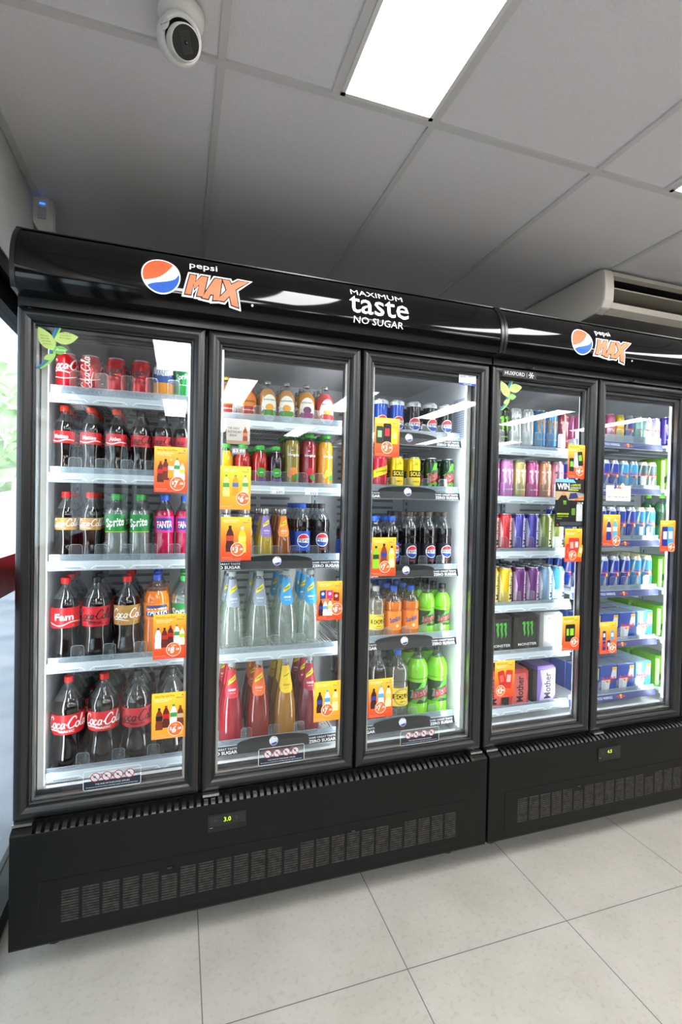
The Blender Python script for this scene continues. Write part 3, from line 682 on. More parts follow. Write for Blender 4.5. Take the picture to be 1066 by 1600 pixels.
row(6,1,[2.785],['pack_green_s'],.04); row(6,2,[2.785],['green_bottle'],.036); row(6,3,[2.805],['pack_green'],.06); row(6,4,[2.805],['pack_green'],.06); row(6,5,[2.805],['pack_green'],.06)

F1 = fridge(0, 'large black three-door drinks fridge with glass doors, standing at the left', (1, 2, 3))
F2 = fridge(1.6236, 'black drinks fridge at the right, filled with energy drinks', (4, 5, 6))
max_logo(F1, .395, 2.090, 1.0); max_logo(F2, 1.993, 2.086, .96)
d = D2(); d.text('MAXIMUM', 1.105, 2.143, .021, 'emi#ffffff', .0, w=.196); d.text('taste', 1.110, 2.096, .062, 'emi#ffffff', .012, w=.222); d.text('NO SUGAR', 1.108, 2.043, .022, 'emi#ffffff', .0, w=.186); canopy_print(F1, 'slogan', d)
# HUXFORD plate on the fourth door frame
dm = MB(); d = D2(); d.rect(-.006, .155, -.015, .016, '#111111'); d.text('HUXFORD', .052, 0, .015, '#f0f0f0', .01, w=.094); d.rect(.1085, .1095, -.010, .010, '#f0f0f0')
for a in range(6):
    ca, sa = math.cos(a*PI/3), math.sin(a*PI/3); d.stroke([(.130, 0), (.130+.013*ca, .013*sa)], .0024, '#f0f0f0', False); d.disc(.130+.0105*ca, .0105*sa, .0028, '#f0f0f0', n=8)
d.emit(dm, flat(1.672, -.0118, 1.945)); dm.build('maker_plate', F2)
for xx in (1.79, 2.33):
    k = MB(); k.tube([(xx-.012, -.012, 1.974), (xx, -.02, 1.970), (xx+.016, -.016, 1.978)], .0035, 'blackmatt'); k.box(xx+.010, xx+.022, -.017, -.012, 1.974, 1.980, '#8a7a5a'); k.build('door_lock', F2)
# sticker on the inner side wall of the left fridge
m = MB(); m.box(1.5715, 1.5728, .10, .19, 1.69, 1.86, '#aab4c6'); 
for j in range(16): m.box(1.5712, 1.5715, .108, .18, 1.70+j*.0095, 1.7025+j*.0095, '#6a7284')
m.build('spec_sheet', F1)

# ================================================================ DRINKS
def interp(prof):
    def f(z):
        if z <= prof[0][1]: return prof[0][0]
        for a, b in zip(prof, prof[1:]):
            if a[1] <= z <= b[1] and b[1] > a[1]: return a[0]+(b[0]-a[0])*(z-a[1])/(b[1]-a[1])
        return prof[-1][0]
    return f
PROTO = {}
def cancol(kind, base, r, h, deco, desc, cat='drink can', lid='alu', accent=None):
    def mk():
        root = empty(CANNAME, (0,0,-50)); b = MB(); k = r/.033
        prof = [(0,.004),(r-.011*k,.004),(r-.009*k,0),(r-.002,.004),(r,.010),(r,h-.018),(r-.0035*k,h-.0085),(r-.0065*k,h-.004)]
        b.lathe(prof, 'can'+base, 24)
        d = D2(); deco(d, r, h); d.emit(b, wrap(lambda z: r, .0004, .00016), r*.16)
        b.build('body', root); l = MB(); l.lathe([(r-.0065*k,h-.004),(r-.006*k,h-.001),(r-.0075*k,h),(r-.009*k,h-.001),(r-.0095*k,h-.005),(0,h-.005)], lid, 24)
        l.box(-.005,.005,-.002,.014,h-.0048,h-.0036,lid); l.build('lid', root)
        return root
    PROTO[kind] = (mk, h, desc, cat)
CANNAME = 'drink_can'
def band(d, r, v0, v1, m, n=24): 
    for i in range(1): d.rect(-PI*r*.999, PI*r*.999, v0, v1, m)
def cola_deco(c2, side=0, zero=False):
    def f(d, r, h):
        if side: 
            cola_script(d, -r*.25, h*.5, h*.86, c2, PI/2)
        else: cola_script(d, r*.35, h*.66, r*3.5, c2, th=.17)
        d.stroke([(-r*1.2, h*.36), (0, h*.30), (r*1.2, h*.38)], .003, c2) if not zero else d.text('ZERO SUGAR', 0, h*.38, .006, c2, .03)
    return f
cancol('cola_can', '#c8101e', .033, .123, cola_deco('#f6ece6'), 'red cola can with white script')
cancol('cola_can_side', '#c8101e', .033, .123, cola_deco('#f6ece6', 1), 'red cola can with upright white script')
cancol('zero_can', '#c8101e', .033, .123, cola_deco('#1a0a0c', 0, True), 'red cola can with black script')
def fanta_deco(d, r, h):
    band(d, r, h*.40, h*.86, '#f4f4f4'); d.poly([(-r*1.5,h*.42),(r*1.5,h*.42),(r*1.5,h*.72),(0,h*.60),(-r*1.5,h*.70)], '#1f4f9e'); band(d, r, h*.08, h*.42, '#f59a1c'); d.text('FANTA', 0, h*.68, .022, '#1b3f8a', .05, w=.052); d.text('FANTA', .001, h*.685, .018, '#ffffff', .03, w=.048)
cancol('orange_can', '#f2f2f2', .033, .123, fanta_deco, 'white, blue and orange soda can')
cancol('lime_can', '#1f9c48', .033, .123, lambda d, r, h: (d.text('Sprite', 0, h*.62, .026, '#ffffff', .05, .25, .15, w=.056), d.text('LEMON-LIME', 0, h*.4, .004, '#ffffff')), 'green lemonade can with white slanted lettering')
def pepsi_deco(top, zero=False):
    def f(d, r, h):
        band(d, r, h*.86, h*.955, top); d.text('ZERO' if zero else 'BIG', 0, h*.92, .006, '#202838', .03); d.text('CAN', 0, h*.885, .004, '#202838', .02)
        globe_new(d, 0, h*.40, r*.92); d.text('MAX' if zero else 'COLA', 0, h*.12, .007, '#c03038' if zero else '#dfe6f4', .03)
    return f
cancol('pepsi_can', '#1746b0', .029, .156, pepsi_deco('#e8ecf2'), 'tall blue cola can with round emblem')
cancol('max_can', '#101114', .029, .156, pepsi_deco('#d8dce0', True), 'tall black cola can with round emblem')
def schw_can(d, r, h): d.poly([(-r*1.5,h*.36),(r*1.5,h*.56),(r*1.5,h*.78),(-r*1.5,h*.58)], '#f2dc1c'); d.text('Schweppes', 0, h*.57, .011, '#2a3a20', .03, .2, .22, w=.05); d.text('RASPBERRY', 0, h*.16, .006, '#fff0f2', .02)
cancol('raspberry_can', '#d8304a', .029, .150, schw_can, 'tall pink-red can with slanted yellow band')
def solo_can(d, r, h): d.disc(0, h*.36, r*.85, '#9aa4ac', ry=h*.25); d.disc(0, h*.36, r*.76, '#e8ccc0' if 0 else '#f0cc10', ry=h*.22); d.rect(-r*1.0, r*1.0, h*.44, h*.62, '#111111'); d.text('SOLO', 0, h*.53, .018, '#f6d418', .06, w=.046); d.text('LEMON', 0, h*.32, .006, '#3a3a20', .02); d.text('THIRST CRUSHER', 0, h*.80, .006, '#7a7420', .02, .2, .3, w=.03)
cancol('solo_can', '#f0cc10', .029, .150, solo_can, 'tall yellow lemon drink can')
def dew_lab(d, w_, z0, z1):
    h = z1-z0; d.poly([(-w_*.5,z0+h*.55),(-w_*.12,z0+h*.72),(w_*.05,z1),(w_*.34,z1),(w_*.2,z0+h*.68),(w_*.5,z0+h*.86),(w_*.5,z0+h*.5),(w_*.1,z0+h*.48)], '#5ac030')
    d.poly([(-w_*.5,z0),(-w_*.2,z0),(-w_*.06,z0+h*.2),(w_*.2,z0+h*.1),(w_*.4,z0+h*.26),(w_*.1,z0+h*.3),(-w_*.3,z0+h*.22)], '#3f9a2c')
    d.poly([(-w_*.46,z0+h*.20),(w_*.40,z0+h*.46),(w_*.48,z0+h*.86),(-w_*.38,z0+h*.56)], '#7a8a80')
    d.text('DEW', .03*w_, z0+h*.44, h*.38, '#b81222', .06, .35, .26, w=w_*.80); d.text('Mountain', -w_*.05, z0+h*.68, h*.16, '#123018', .04, .3, .26, w=w_*.6)
cancol('dew_can', '#12301c', .029, .150, lambda d, r, h: dew_lab(d, r*2.2, h*.12, h*.86), 'tall dark green citrus can with red lettering')
def mon(c_, sub='ULTRA'):
    return lambda d, r, h: (claw(d, 0, h*.52, h*.46, c_), d.text('MONSTER', 0, h*.2, .007, c_, .02, w=r*1.6), d.text(sub, 0, h*.86, .006, c_, .01))
for n_, b_, c_, s_ in (('green','#141614','#7ad62a','black energy can with green claw mark'),('white','#dcdedd','#9ea2a4','silver-white energy can'),('bluebrown','#3f8cc0','#c0823c','blue and brown energy can'),('maroon','#7a2a30','#c0888a','dark red energy can'),
    ('pink','#cf7fc4','#f2e6f0','pink-purple energy can'),('gold','#c9b878','#f4efdc','gold and grey energy can'),('magenta','#cc5c98','#eed6e2','magenta energy can'),('peach','#e0a078','#f8e8dc','peach-orange energy can'),('rose','#d898b0','#70606a','rose-pink energy can')):
    cancol('energy_'+n_, b_, .031, .166, mon(c_), s_)
cancol('energy_violet', '#3a2a86', .026, .145, mon('#8f86d8'), 'violet slim energy can')
def mother(c2):
    def f(d, r, h):
        d.poly([(r*.1,h*.1),(r*1.1,h*.1),(r*1.3,h*.5),(r*.9,h*.88),(r*.2,h*.88)], c2); d.poly([(-r*1.4,h*.1),(-r*1.0,h*.1),(-r*.8,h*.5),(-r*1.2,h*.88),(-r*1.6,h*.88)], c2)
        d.text('Mother', r*.55, h*.48, r*.75, '#101014', .03, 0, PI/2, w=h*.66)
    return f
for n_, b_, c_, s_ in (('red','#c83038','#e8b0ac','red energy can, upright lettering'),('violet','#5048a8','#c8c4ea','violet-blue energy can, upright lettering'),('olive','#8a9a50','#dfe4b4','olive green energy can, upright lettering'),('lime','#9cae58','#e8ecc8','lime energy can, upright lettering'),
    ('yellow','#e6c020','#f2e494','yellow energy can, upright lettering'),('purple','#6a2e74','#c8a8cc','purple energy can, upright lettering'),('silver','#88aac4','#e2eaf0','silver-blue energy can, upright lettering'),('sky','#58b4dc','#e6f2f8','sky-blue energy can, upright lettering')):
    cancol('mother_'+n_, b_, .031, .164, mother(c_), s_)
def bull(c1, sil='#c8ccd2'):
    def f(d, r, h):
        for q in (-1, 1): 
            o_ = q*PI*r*.5
            d.poly([(o_-r*.78,h*.50),(o_+r*.2,h*.50),(o_+r*.78,h*.88),(o_-r*.2,h*.88)], c1); d.poly([(o_-r*.2,h*.10),(o_+r*.78,h*.10),(o_+r*1.4,h*.48),(o_+r*.3,h*.48)], c1)
        d.poly([(-r*.9,h*.50),(r*.45,h*.50),(r*.9,h*.86),(-r*.7,h*.86)], c1); d.poly([(-r*.1,h*.10),(r*.8,h*.10),(r*1.0,h*.47),(-r*.0,h*.47)], c1)
        d.text('Red Bull', 0, h*.53, .010, '#cc1838', .05, w=r*1.8); d.disc(0, h*.43, r*.26, '#f4bc20', n=12); d.poly([(-r*.8,h*.43),(-r*.2,h*.46),(-r*.2,h*.39)], '#cc1838'); d.poly([(r*.8,h*.43),(r*.2,h*.46),(r*.2,h*.39)], '#cc1838')
    return f
for n_, c_, sil, r, h, s_ in (('blue','#1f3ea0','#b9bec8',.0262,.134,'slim blue and silver energy can'),('sky','#3f9fd4','#c2cad2',.0262,.134,'slim light blue and silver energy can'),('grey','#4a6462','#d8dad6',.0262,.134,'slim dark grey and cream energy can'),
    ('tall','#1f3ea0','#b9bec8',.0278,.157,'taller blue and silver energy can'),('tallsky','#2f8cc4','#d8d6c0',.0278,.157,'taller sky-blue and cream energy can')):
    cancol('bull_'+n_, sil, r, h, bull(c_), s_, lid='#d8cfa0' if n_ in ('tallsky','grey') else 'alu')
for n_, b_, s_ in (('pink','#d870a0','slim pink energy can'),('yellow','#ecd024','slim yellow energy can'),('mint','#8ccfc4','slim mint green energy can'),('white','#e4e4e0','slim white energy can'),('lilac','#b4a8d4','slim lilac energy can')):
    cancol('bull_'+n_, b_, .0255, .134, (lambda d, r, h: (d.text('Red Bull', 0, h*.52, .009, '#cc1838', .05, w=r*1.6), d.disc(0, h*.40, r*.24, '#f4bc20', n=12))), s_)

SHAPES = {   # (height fraction, radius fraction); neck set separately
 'coke': [(0,.62),(.01,.88),(.05,.96),(.12,.99),(.20,.93),(.28,.86),(.36,.88),(.44,.97),(.47,.985),(.62,.985),(.65,1),(.70,.96),(.76,.82),(.82,.60),(.87,.42)],
 'straight': [(0,.62),(.01,.9),(.04,.98),(.10,1),(.28,.98),(.33,.965),(.56,.965),(.58,1),(.68,.99),(.75,.9),(.81,.70),(.86,.48),(.89,.40)],
 'cone': [(0,.8),(.01,.96),(.04,1),(.22,1),(.36,.95),(.50,.82),(.62,.66),(.74,.50),(.86,.375),(.92,.33)],
 'stubby': [(0,.8),(.02,.97),(.06,1),(.55,1),(.64,.97),(.72,.84),(.79,.60),(.85,.45),(.90,.40)],
 'juice': [(0,.85),(.01,.97),(.05,1),(.40,.97),(.66,.95),(.76,.96),(.83,.86),(.88,.72),(.90,.66)],
 'juices': [(0,.8),(.02,.95),(.08,1),(.60,1),(.72,.93),(.82,.72),(.86,.62)]}
def bottle(kind, shape, r, h, liq, cap, lab, zone, deco, desc, fill=.74, cr=.0145, capm=None, glass=False, bodymat=None, lw=None, cat='drink bottle'):
    def mk():
        root = empty('drink_bottle', (0,0,-50)); P = SHAPES[shape]; nk = cr*.86
        pr = [(r*b, h*a) for a, b in P]; pr = [p for p in pr if p[0] > nk*1.02 or p[1] < h*.3]
        ztop = h-.016 if shape not in ('juice','juices','stubby') else h-(.012 if shape != 'stubby' else .010)
        S_ = smooth_path(pr+[(nk, max(pr[-1][1]+.008, ztop-.014)), (nk, ztop)], 3)
        S_ = [(0, .003)]+S_
        # put a ring exactly at the liquid level
        zf = h*fill; out = []
        for a, b_ in zip(S_, S_[1:]+[None]):
            out.append(a)
            if b_ and a[1] < zf < b_[1]: out.append((a[0]+(b_[0]-a[0])*(zf-a[1])/(b_[1]-a[1]), zf))
        rf = interp([q for q in out[1:]])
        b = MB(); b.lathe(out, liq, 20, split=zf, k2='petclear')
        if liq[:3] != 'tr#': b.lathe([(rf(zf)-.001, zf-.0004), (0, zf-.0004)], liq, 20)
        b.build('body', root)
        k = MB(); zc = ztop-.004
        if shape == 'stubby': k.lathe([(nk+.001,zc),(nk+.002,zc+.003),(nk,h-.002),(0,h)], cap, 16)
        else: k.lathe([(cr*.96,zc),(cr,zc+.001),(cr,h-.002),(cr*.92,h),(0,h)], cap, 20)
        if shape in ('coke','straight'): k.lathe([(nk+.003,zc-.005),(nk+.0032,zc-.0035),(nk,zc-.003)], 'petclear', 16)
        k.build('cap', root)
        if lab or deco:
            L = MB(); z0, z1 = h*zone[0], h*zone[1]
            if lab and not lw: L.lathe([(rf(z0+(z1-z0)*i/5)+.0006, z0+(z1-z0)*i/5) for i in range(6)], lab, 24)
            d = D2()
            if lab and lw: d.poly(lw(r, z0, z1), lab)
            if deco: deco(d, r, z0, z1)
            d.emit(L, wrap(rf, .0009, .00016, rr=r*(.97 if shape != 'cone' else .7)), r*.18, .011)
            L.build('label', root)
        return root
    PROTO[kind] = (mk, h, desc, cat)
RED, BLK, WHT, GLD = '#d01822', '#120a0c', '#f7f2ee', '#b98c48'
def script_lab(c_, sub=None, k=2.5):
    def f(d, r, z0, z1):
        cola_script(d, 0, z0+(z1-z0)*.56, r*k, c_)
        if sub: d.text(sub, r*.05, z0+(z1-z0)*.2, (z1-z0)*.13, c_, .03, w=r*.9)
    return f
def name_lab(nm, k=1.3):
    def f(d, r, z0, z1):
        h = z1-z0; d.text(nm, 0, z0+h*.55, h*.34, WHT, .05, w=r*k); d.stroke([(-r*1.2,z0+h*.3),(-r*.3,z0+h*.12),(r*.5,z0+h*.3),(r*1.3,z0+h*.26)], .0035, WHT); cola_script(d, r*1.9, z0+h*.5, h*.9, WHT, PI/2)
    return f
COLA = 'liq#0e0705'
for sz, r, h, zz in (('bottle', .033, .236, (.46,.63)), ('large', .044, .282, (.42,.66)), ('xl', .052, .306, (.40,.62))):
    adj = {'bottle':'small','large':'medium','xl':'large'}[sz]
    bottle('cola_'+sz, 'coke', r, h, COLA, 'cap#d8201e', RED, zz, name_lab('Fam') if sz == 'large' else script_lab(WHT, 'CLASSIC'), adj+' cola bottle, red label and red cap', .76)
    bottle('zero_'+sz, 'coke', r, h, COLA, 'cap#1c1c1e', '#cc1c2a', zz, script_lab('#1a0a0c', 'NO SUGAR'), adj+' cola bottle, red label, black cap', .76)
    bottle('vanilla_'+sz, 'coke', r, h, COLA, 'cap#d8201e', GLD, zz, script_lab(WHT), adj+' cola bottle with gold label', .76)
bottle('cola_name', 'coke', .033, .236, COLA, 'cap#e03a26', RED, (.46,.63), name_lab('Matteo'), 'small cola bottle, name on red label', .76)
bottle('cola_name2', 'coke', .033, .236, COLA, 'cap#e03a26', RED, (.46,.63), name_lab('Aiden', 1.1), 'small cola bottle, other name on label', .76)
spr = lambda d, r, z0, z1: (d.text('Sprite', 0, (z0+z1)/2, (z1-z0)*.62, '#ffffff', .06, .2, .12, w=r*1.9), d.rect(-r*1.3, r*1.3, z0+.002, z0+.004, '#d8e03a'))
bottle('lemonade_bottle', 'straight', .0335, .232, 'tr#e4ece8', 'cap#3fae4e', '#158a3e', (.43,.70), spr, 'clear lemonade bottle with green cap', .76)
bottle('lemonade_large', 'straight', .044, .280, 'tr#e4ece8', 'cap#3fae4e', '#158a3e', (.43,.66), spr, 'medium clear lemonade bottle with green label', .76)
fan = lambda d, r, z0, z1: (d.poly([(-r*.95,z0+(z1-z0)*.22),(r*.8,z0+(z1-z0)*.12),(r*1.1,z0+(z1-z0)*.5),(r*.7,z0+(z1-z0)*.9),(-r*.9,z0+(z1-z0)*.86)], '#24408e'), d.text('FANTA', 0, (z0+z1)/2, (z1-z0)*.42, '#ffffff', .07, .1, .06, w=r*1.6))
bottle('pink_bottle', 'straight', .033, .232, 'liq#b01440', 'cap#2f5cc8', '#e0308c', (.43,.68), fan, 'dark pink soft bottle with blue cap', .76)
bottle('orange_large', 'straight', .044, .286, 'liq#f07a08', 'cap#2a52c0', '#f58a14', (.46,.66), fan, 'medium orange soda bottle with blue cap', .80)
# stubby glass bottles
def oval(rib, fruit):
    return lambda d, r, z0, z1: (d.disc(0, (z0+z1)/2, r*.92, '#f2efe4', ry=(z1-z0)/2), d.text('BUNDABERG', 0, z0+(z1-z0)*.80, .006, '#3a3020', .03, w=r*1.3), d.disc(0, z0+(z1-z0)*.52, r*.45, fruit, ry=(z1-z0)*.13), d.poly([(-r*.95,z0+(z1-z0)*.32),(-r*.7,z0+(z1-z0)*.42),(r*.7,z0+(z1-z0)*.42),(r*.95,z0+(z1-z0)*.32),(r*.6,z0+(z1-z0)*.22),(-r*.6,z0+(z1-z0)*.22)], rib), d.text('BREWED', 0, z0+(z1-z0)*.12, .004, '#3a3020', .02))
def brown(d, r, z0, z1): d.poly([(-r*1.0,z0),(r*1.0,z0),(r*1.0,z0+(z1-z0)*.7),(0,z1),(-r*1.0,z0+(z1-z0)*.7)], '#d87a1c'); d.poly([(-r,z0+(z1-z0)*.2),(r,z0+(z1-z0)*.2),(r,z0+(z1-z0)*.45),(-r,z0+(z1-z0)*.45)], '#a02018'); d.text('GINGER BEER', 0, z0+(z1-z0)*.325, .005, '#f4e8d0', .03, w=r*1.5); d.text('BUNDABERG', 0, z0+(z1-z0)*.62, .007, '#3a1c0c', .03, w=r*1.4)
for n_, q, rb, fr, s_ in (('tropical','#c89258','#4a8a30','#e8a020','stubby tan bottle with green ribbon label'),('passion','#cc8c2c','#8a2a6a','#6a2a50','stubby amber bottle with purple ribbon label'),('guava','#cc4a4c','#c8282c','#e8b040','stubby pinkish-red bottle, red ribbon label')):
    bottle(n_, 'stubby', .034, .166, 'liq'+q, 'chromering', None, (.06,.66), oval(rb, fr), s_, .80, .013)
bottle('ginger_brown', 'stubby', .034, .166, 'liq#9c4a12', 'cap#caa030', None, (.06,.72), brown, 'brown ginger beer bottle, orange label', .80, .013)
def juice_lab(c2):
    return lambda d, r, z0, z1: (d.text('the', -.002, z0+(z1-z0)*.83, .005, '#ffffff', .03), d.text('Original', .004, z0+(z1-z0)*.70, .012, '#ffffff', .03, w=r*1.5), d.disc(r*.1, z0+(z1-z0)*.28, r*.5, c2), d.disc(r*.45, z0+(z1-z0)*.14, r*.38, '#3c8a34'), d.disc(-r*.4, z0+(z1-z0)*.18, r*.3, c2))
for n_, q, c2, s_ in (('green','#8a7a34','#e8823a','tall olive juice bottle with green cap'),('red','#8a1828','#c8203a','tall dark red juice bottle with green cap'),('orange','#e09018','#f2b830','tall orange juice bottle with green cap')):
    bottle('juice_'+n_, 'juice', .030, .214, 'liq'+q, 'cap#3fae3c', None, (.12,.80), juice_lab(c2), s_, .86, .0195)
jl = lambda d, r, z0, z1: (d.disc(0, z0+(z1-z0)*.6, r*.62, '#3c9a34'), d.text('juice', 0, z0+(z1-z0)*.6, .006, '#ffffff', .02), d.poly([(-r*.9,z0),(r*.9,z0),(r*.6,z0+(z1-z0)*.35),(-r*.5,z0+(z1-z0)*.3)], '#6a4a90'))
for n_, q, s_ in (('yellow','#f0b010','round yellow juice bottle'),('red','#a82018','round red juice bottle'),('dark','#2a1020','round dark purple juice bottle')):
    bottle('juice_%s_s' % n_, 'juices', .0285, .158, 'liq'+q, 'cap#3fae3c', None, (.08,.55), jl, s_, .84, .018)
# schweppes style glass bottles with a cone label round the neck
def conelab(c1, title, tc='#ffffff'):
    def f(d, r, z0, z1):
        H_ = z1-z0
        d.poly([(-r*.50,z0+H_*.46),(r*.50,z0+H_*.66),(r*.46,z0+H_*.84),(-r*.46,z0+H_*.62)], '#f0dc20'); d.text('Schweppes', 0, z0+H_*.65, H_*.10, '#2a4a20', .04, .2, .36, w=r*.8)
        d.text(title, 0, z0+H_*.30, H_*.075, tc, .03, w=r*.72); d.text('SINCE 1783', 0, z0+H_*.19, H_*.03, tc, .01)
    return f
lwf = lambda r, z0, z1: [(r*.62*math.sin(a), z0+(z1-z0)*.22*(1-math.cos(a))) for a in [PI*(-.5+i/8) for i in range(9)]]+[(r*.60, z0+(z1-z0)*.6), (r*.55, z1), (-r*.55, z1), (-r*.60, z0+(z1-z0)*.6)]
lwf = lambda r, z0, z1: [(-r*.80, z0+(z1-z0)*.26), (-r*.55, z0+(z1-z0)*.08), (-r*.25, z0+(z1-z0)*.01), (r*.25, z0+(z1-z0)*.01), (r*.55, z0+(z1-z0)*.08), (r*.80, z0+(z1-z0)*.26), (r*.8, z1), (-r*.8, z1)]
for n_, q, lc, ti, tc, s_ in (('water','tr#dfe8e2','#8a97a6','SODA WATER','#eef2f6','large clear bottle with grey neck label'),('lemonade','tr#dfe8e2','#2fa0dc','LEMONADE','#ffffff','large clear bottle with blue neck label'),
    ('raspberry','liq#8a1024','#d02a38','RASPBERRY','#ffffff','large dark red bottle with red neck label'),('tangerine','liq#7a2018','#e0662c','BLOOD ORANGE','#fff0e0','large brownish bottle with orange neck label'),
    ('orange','liq#9a6a20','#f0c81c','ORANGE','#6a4a10','large amber bottle with yellow neck label'),('crimson','liq#6c1428','#a8243a','AGRUM','#ffffff','large crimson bottle with red neck label')):
    bottle('soda_'+n_, 'cone', .044, .298, q, 'cap#a9adb0', lc, (.56,.90), conelab(lc, ti, tc), s_, .84, .0135, lw=lwf)
for n_, q, lc, ti, s_ in (('clear','tr#dfe8e2','#c8ccd0','TONIC','small clear mixer bottle with silver label'),('purple','liq#a88c2c','#8a74b8','TROPICAL','small amber mixer bottle with purple neck label'),('orange','liq#8a4a1c','#e88a30','ORANGE','small brown mixer bottle with orange neck label')):
    bottle('mixer_'+n_, 'cone', .031, .200, q, 'chromering', lc, (.46,.86), conelab(lc, ti), s_, .84, .0125, lw=lwf)
def gl(d, r, z0, z1): globe_new(d, 0, z0+(z1-z0)*.56, r*.80); d.text('MAX', 0, z0+(z1-z0)*.10, .006, '#c03038', .03)
def glb(d, r, z0, z1): globe_new(d, 0, z0+(z1-z0)*.52, r*.80)
bottle('pepsi_blue', 'straight', .0325, .222, COLA, 'cap#2a5cc8', '#1746b0', (.18,.52), glb, 'small cola bottle, blue label and cap', .72)
bottle('pepsi_black', 'straight', .0325, .222, COLA, 'cap#3a3a3c', '#0e0f12', (.18,.52), gl, 'small cola bottle, black label, dark cap', .72)
bottle('max_bottle', 'straight', .0325, .242, COLA, 'cap#5a4a44', '#0c1020', (.14,.46), gl, 'small black label cola bottle', .72)
bottle('max_xl', 'straight', .0455, .292, COLA, 'cap#6a6a6c', '#0c1020', (.20,.52), gl, 'large black-label cola bottle', .76)
def solol(d, r, z0, z1): H_ = z1-z0; d.disc(0, z0+H_*.5, r*.85, '#8c969c', ry=H_*.46); d.disc(0, z0+H_*.5, r*.74, '#f0cc18', ry=H_*.40); d.rect(-r*.95, r*.95, z0+H_*.40, z0+H_*.66, '#141414'); d.text('SOLO', 0, z0+H_*.53, H_*.22, '#f6d418', .06, w=r*1.6); d.text('LEMON', 0, z0+H_*.25, H_*.08, '#404020', .02)
bottle('solo_bottle', 'straight', .036, .223, 'tr#dcdcc8', 'cap#b4b4b0', '#f0cc18', (.22,.50), solol, 'small cloudy lemon bottle with yellow label', .78)
bottle('solo_xl', 'straight', .0455, .286, 'tr#c8cab8', 'cap#2a5cc8', '#f0cc18', (.22,.48), solol, 'large cloudy lemon bottle with yellow label', .78)
bottle('sunkist', 'straight', .036, .220, 'liq#d8700c', 'cap#2f5cc8', '#f48a1c', (.20,.54), lambda d, r, z0, z1: (d.text('Sunkist', -r*.1, z0+(z1-z0)*.6, (z1-z0)*.28, '#23408e', .06, .2, .3, w=r*1.5), d.disc(r*.1, z0+(z1-z0)*.24, r*.18, '#f8e0b0'), d.text('Sunkist', r*1.7, z0+(z1-z0)*.4, (z1-z0)*.25, '#23408e', .06, .2, .3, w=r*1.2)), 'small orange soft bottle with blue cap', .72)
dl = lambda d, r, z0, z1: dew_lab(d, r*2.1, z0, z1)
bottle('dew_bottle', 'straight', .036, .223, 'liq#7ccc18', 'cap#1c1c1c', '#163c1c', (.24,.52), dl, 'small bright green citrus bottle with black cap', .84)
bottle('dew_xl', 'straight', .0455, .292, 'liq#7ccc18', 'cap#1c1c1c', '#163c1c', (.22,.52), dl, 'large bright green citrus bottle with black cap', .84)
bottle('green_bottle', 'straight', .036, .225, 'liq#2c5a3c', 'cap#7ad62a', '#1a3a24', (.3,.6), None, 'dark green bottle with lime cap', .8)
# cartons
def carton(kind, w_, dp, h, front, side, top, deco, desc, ch=.012, curve=False):
    def mk():
        root = empty('drink_multipack', (0,0,-50)); b = MB()
        x = w_/2; y = dp/2; c_ = ch
        z = [0, h-c_, h]
        P0 = [(-x+c_,-y),(x-c_,-y),(x,-y+c_),(x,y-c_),(x-c_,y),(-x+c_,y),(-x,y-c_),(-x,-y+c_)]
        P1 = [(a*(1-c_/x*.9), b_*(1-c_/y*.9)) for a, b_ in P0]; n = 8
        for i in range(n):
            j = (i+1) % n; m = front if i == 0 else side
            b.add([(P0[i][0],P0[i][1],0),(P0[j][0],P0[j][1],0),(P0[j][0],P0[j][1],h-c_),(P0[i][0],P0[i][1],h-c_)], [(0,1,2,3)], m)
            b.add([(P0[i][0],P0[i][1],h-c_),(P0[j][0],P0[j][1],h-c_),(P1[j][0],P1[j][1],h),(P1[i][0],P1[i][1],h)], [(0,1,2,3)], front if i == 0 else top)
        b.add([(a, b_, h) for a, b_ in P1], [list(range(8))], top); b.add([(a, b_, 0) for a, b_ in P0], [list(range(7,-1,-1))], side)
        b.build('carton', root)
        p = MB(); d = D2(); deco(d, w_, h); d.emit(p, lambda u, v, L: (u, -y-.0002-.00015*(L+1), v)); p.build('front_print', root)
        return root
    PROTO[kind] = (mk, h, desc, 'drinks multipack')
carton('pack_claw', .128, .124, .164, 'foil#17191a', 'foil#101213', 'foil#202324', lambda d, w_, h: (claw(d, 0, h*.60, h*.46, '#3fae34'), d.text('MONSTER', 0, h*.20, .012, '#e8ecea', .02, w=w_*.78), d.text('ENERGY', 0, h*.12, .004, '#9aa09c')), 'black energy carton with green claw mark')
carton('pack_white', .128, .124, .168, 'foil#c4c4c0', 'foil#a0a2a0', 'foil#b8b9b6', lambda d, w_, h: (claw(d, 0, h*.56, h*.46, '#b0b2b0'), d.text('ZERO ULTRA', 0, h*.84, .007, '#4a4c4c', .02), d.text('MONSTER', 0, h*.18, .011, '#b8bab8', .02, w=w_*.78)), 'white energy carton with grey claw mark')
def motherpack(c2): return lambda d, w_, h: (d.poly([(-w_*.3,.004),(w_*.32,.004),(w_*.40,h*.5),(w_*.3,h-.016),(-w_*.28,h-.016),(-w_*.18,h*.5)], c2), d.text('Mother', w_*.06, h*.46, w_*.30, '#1a1020', .04, 0, PI/2, w=h*.72))
carton('pack_red', .124, .124, .160, 'foil#c0282e', 'foil#1a1416', 'foil#a02028', motherpack('#cc5a58'), 'red energy carton, upright lettering')
carton('pack_purple', .124, .124, .164, 'foil#8a70c0', 'foil#171418', 'foil#5a3c8c', motherpack('#cdc0e4'), 'purple energy carton, upright lettering')
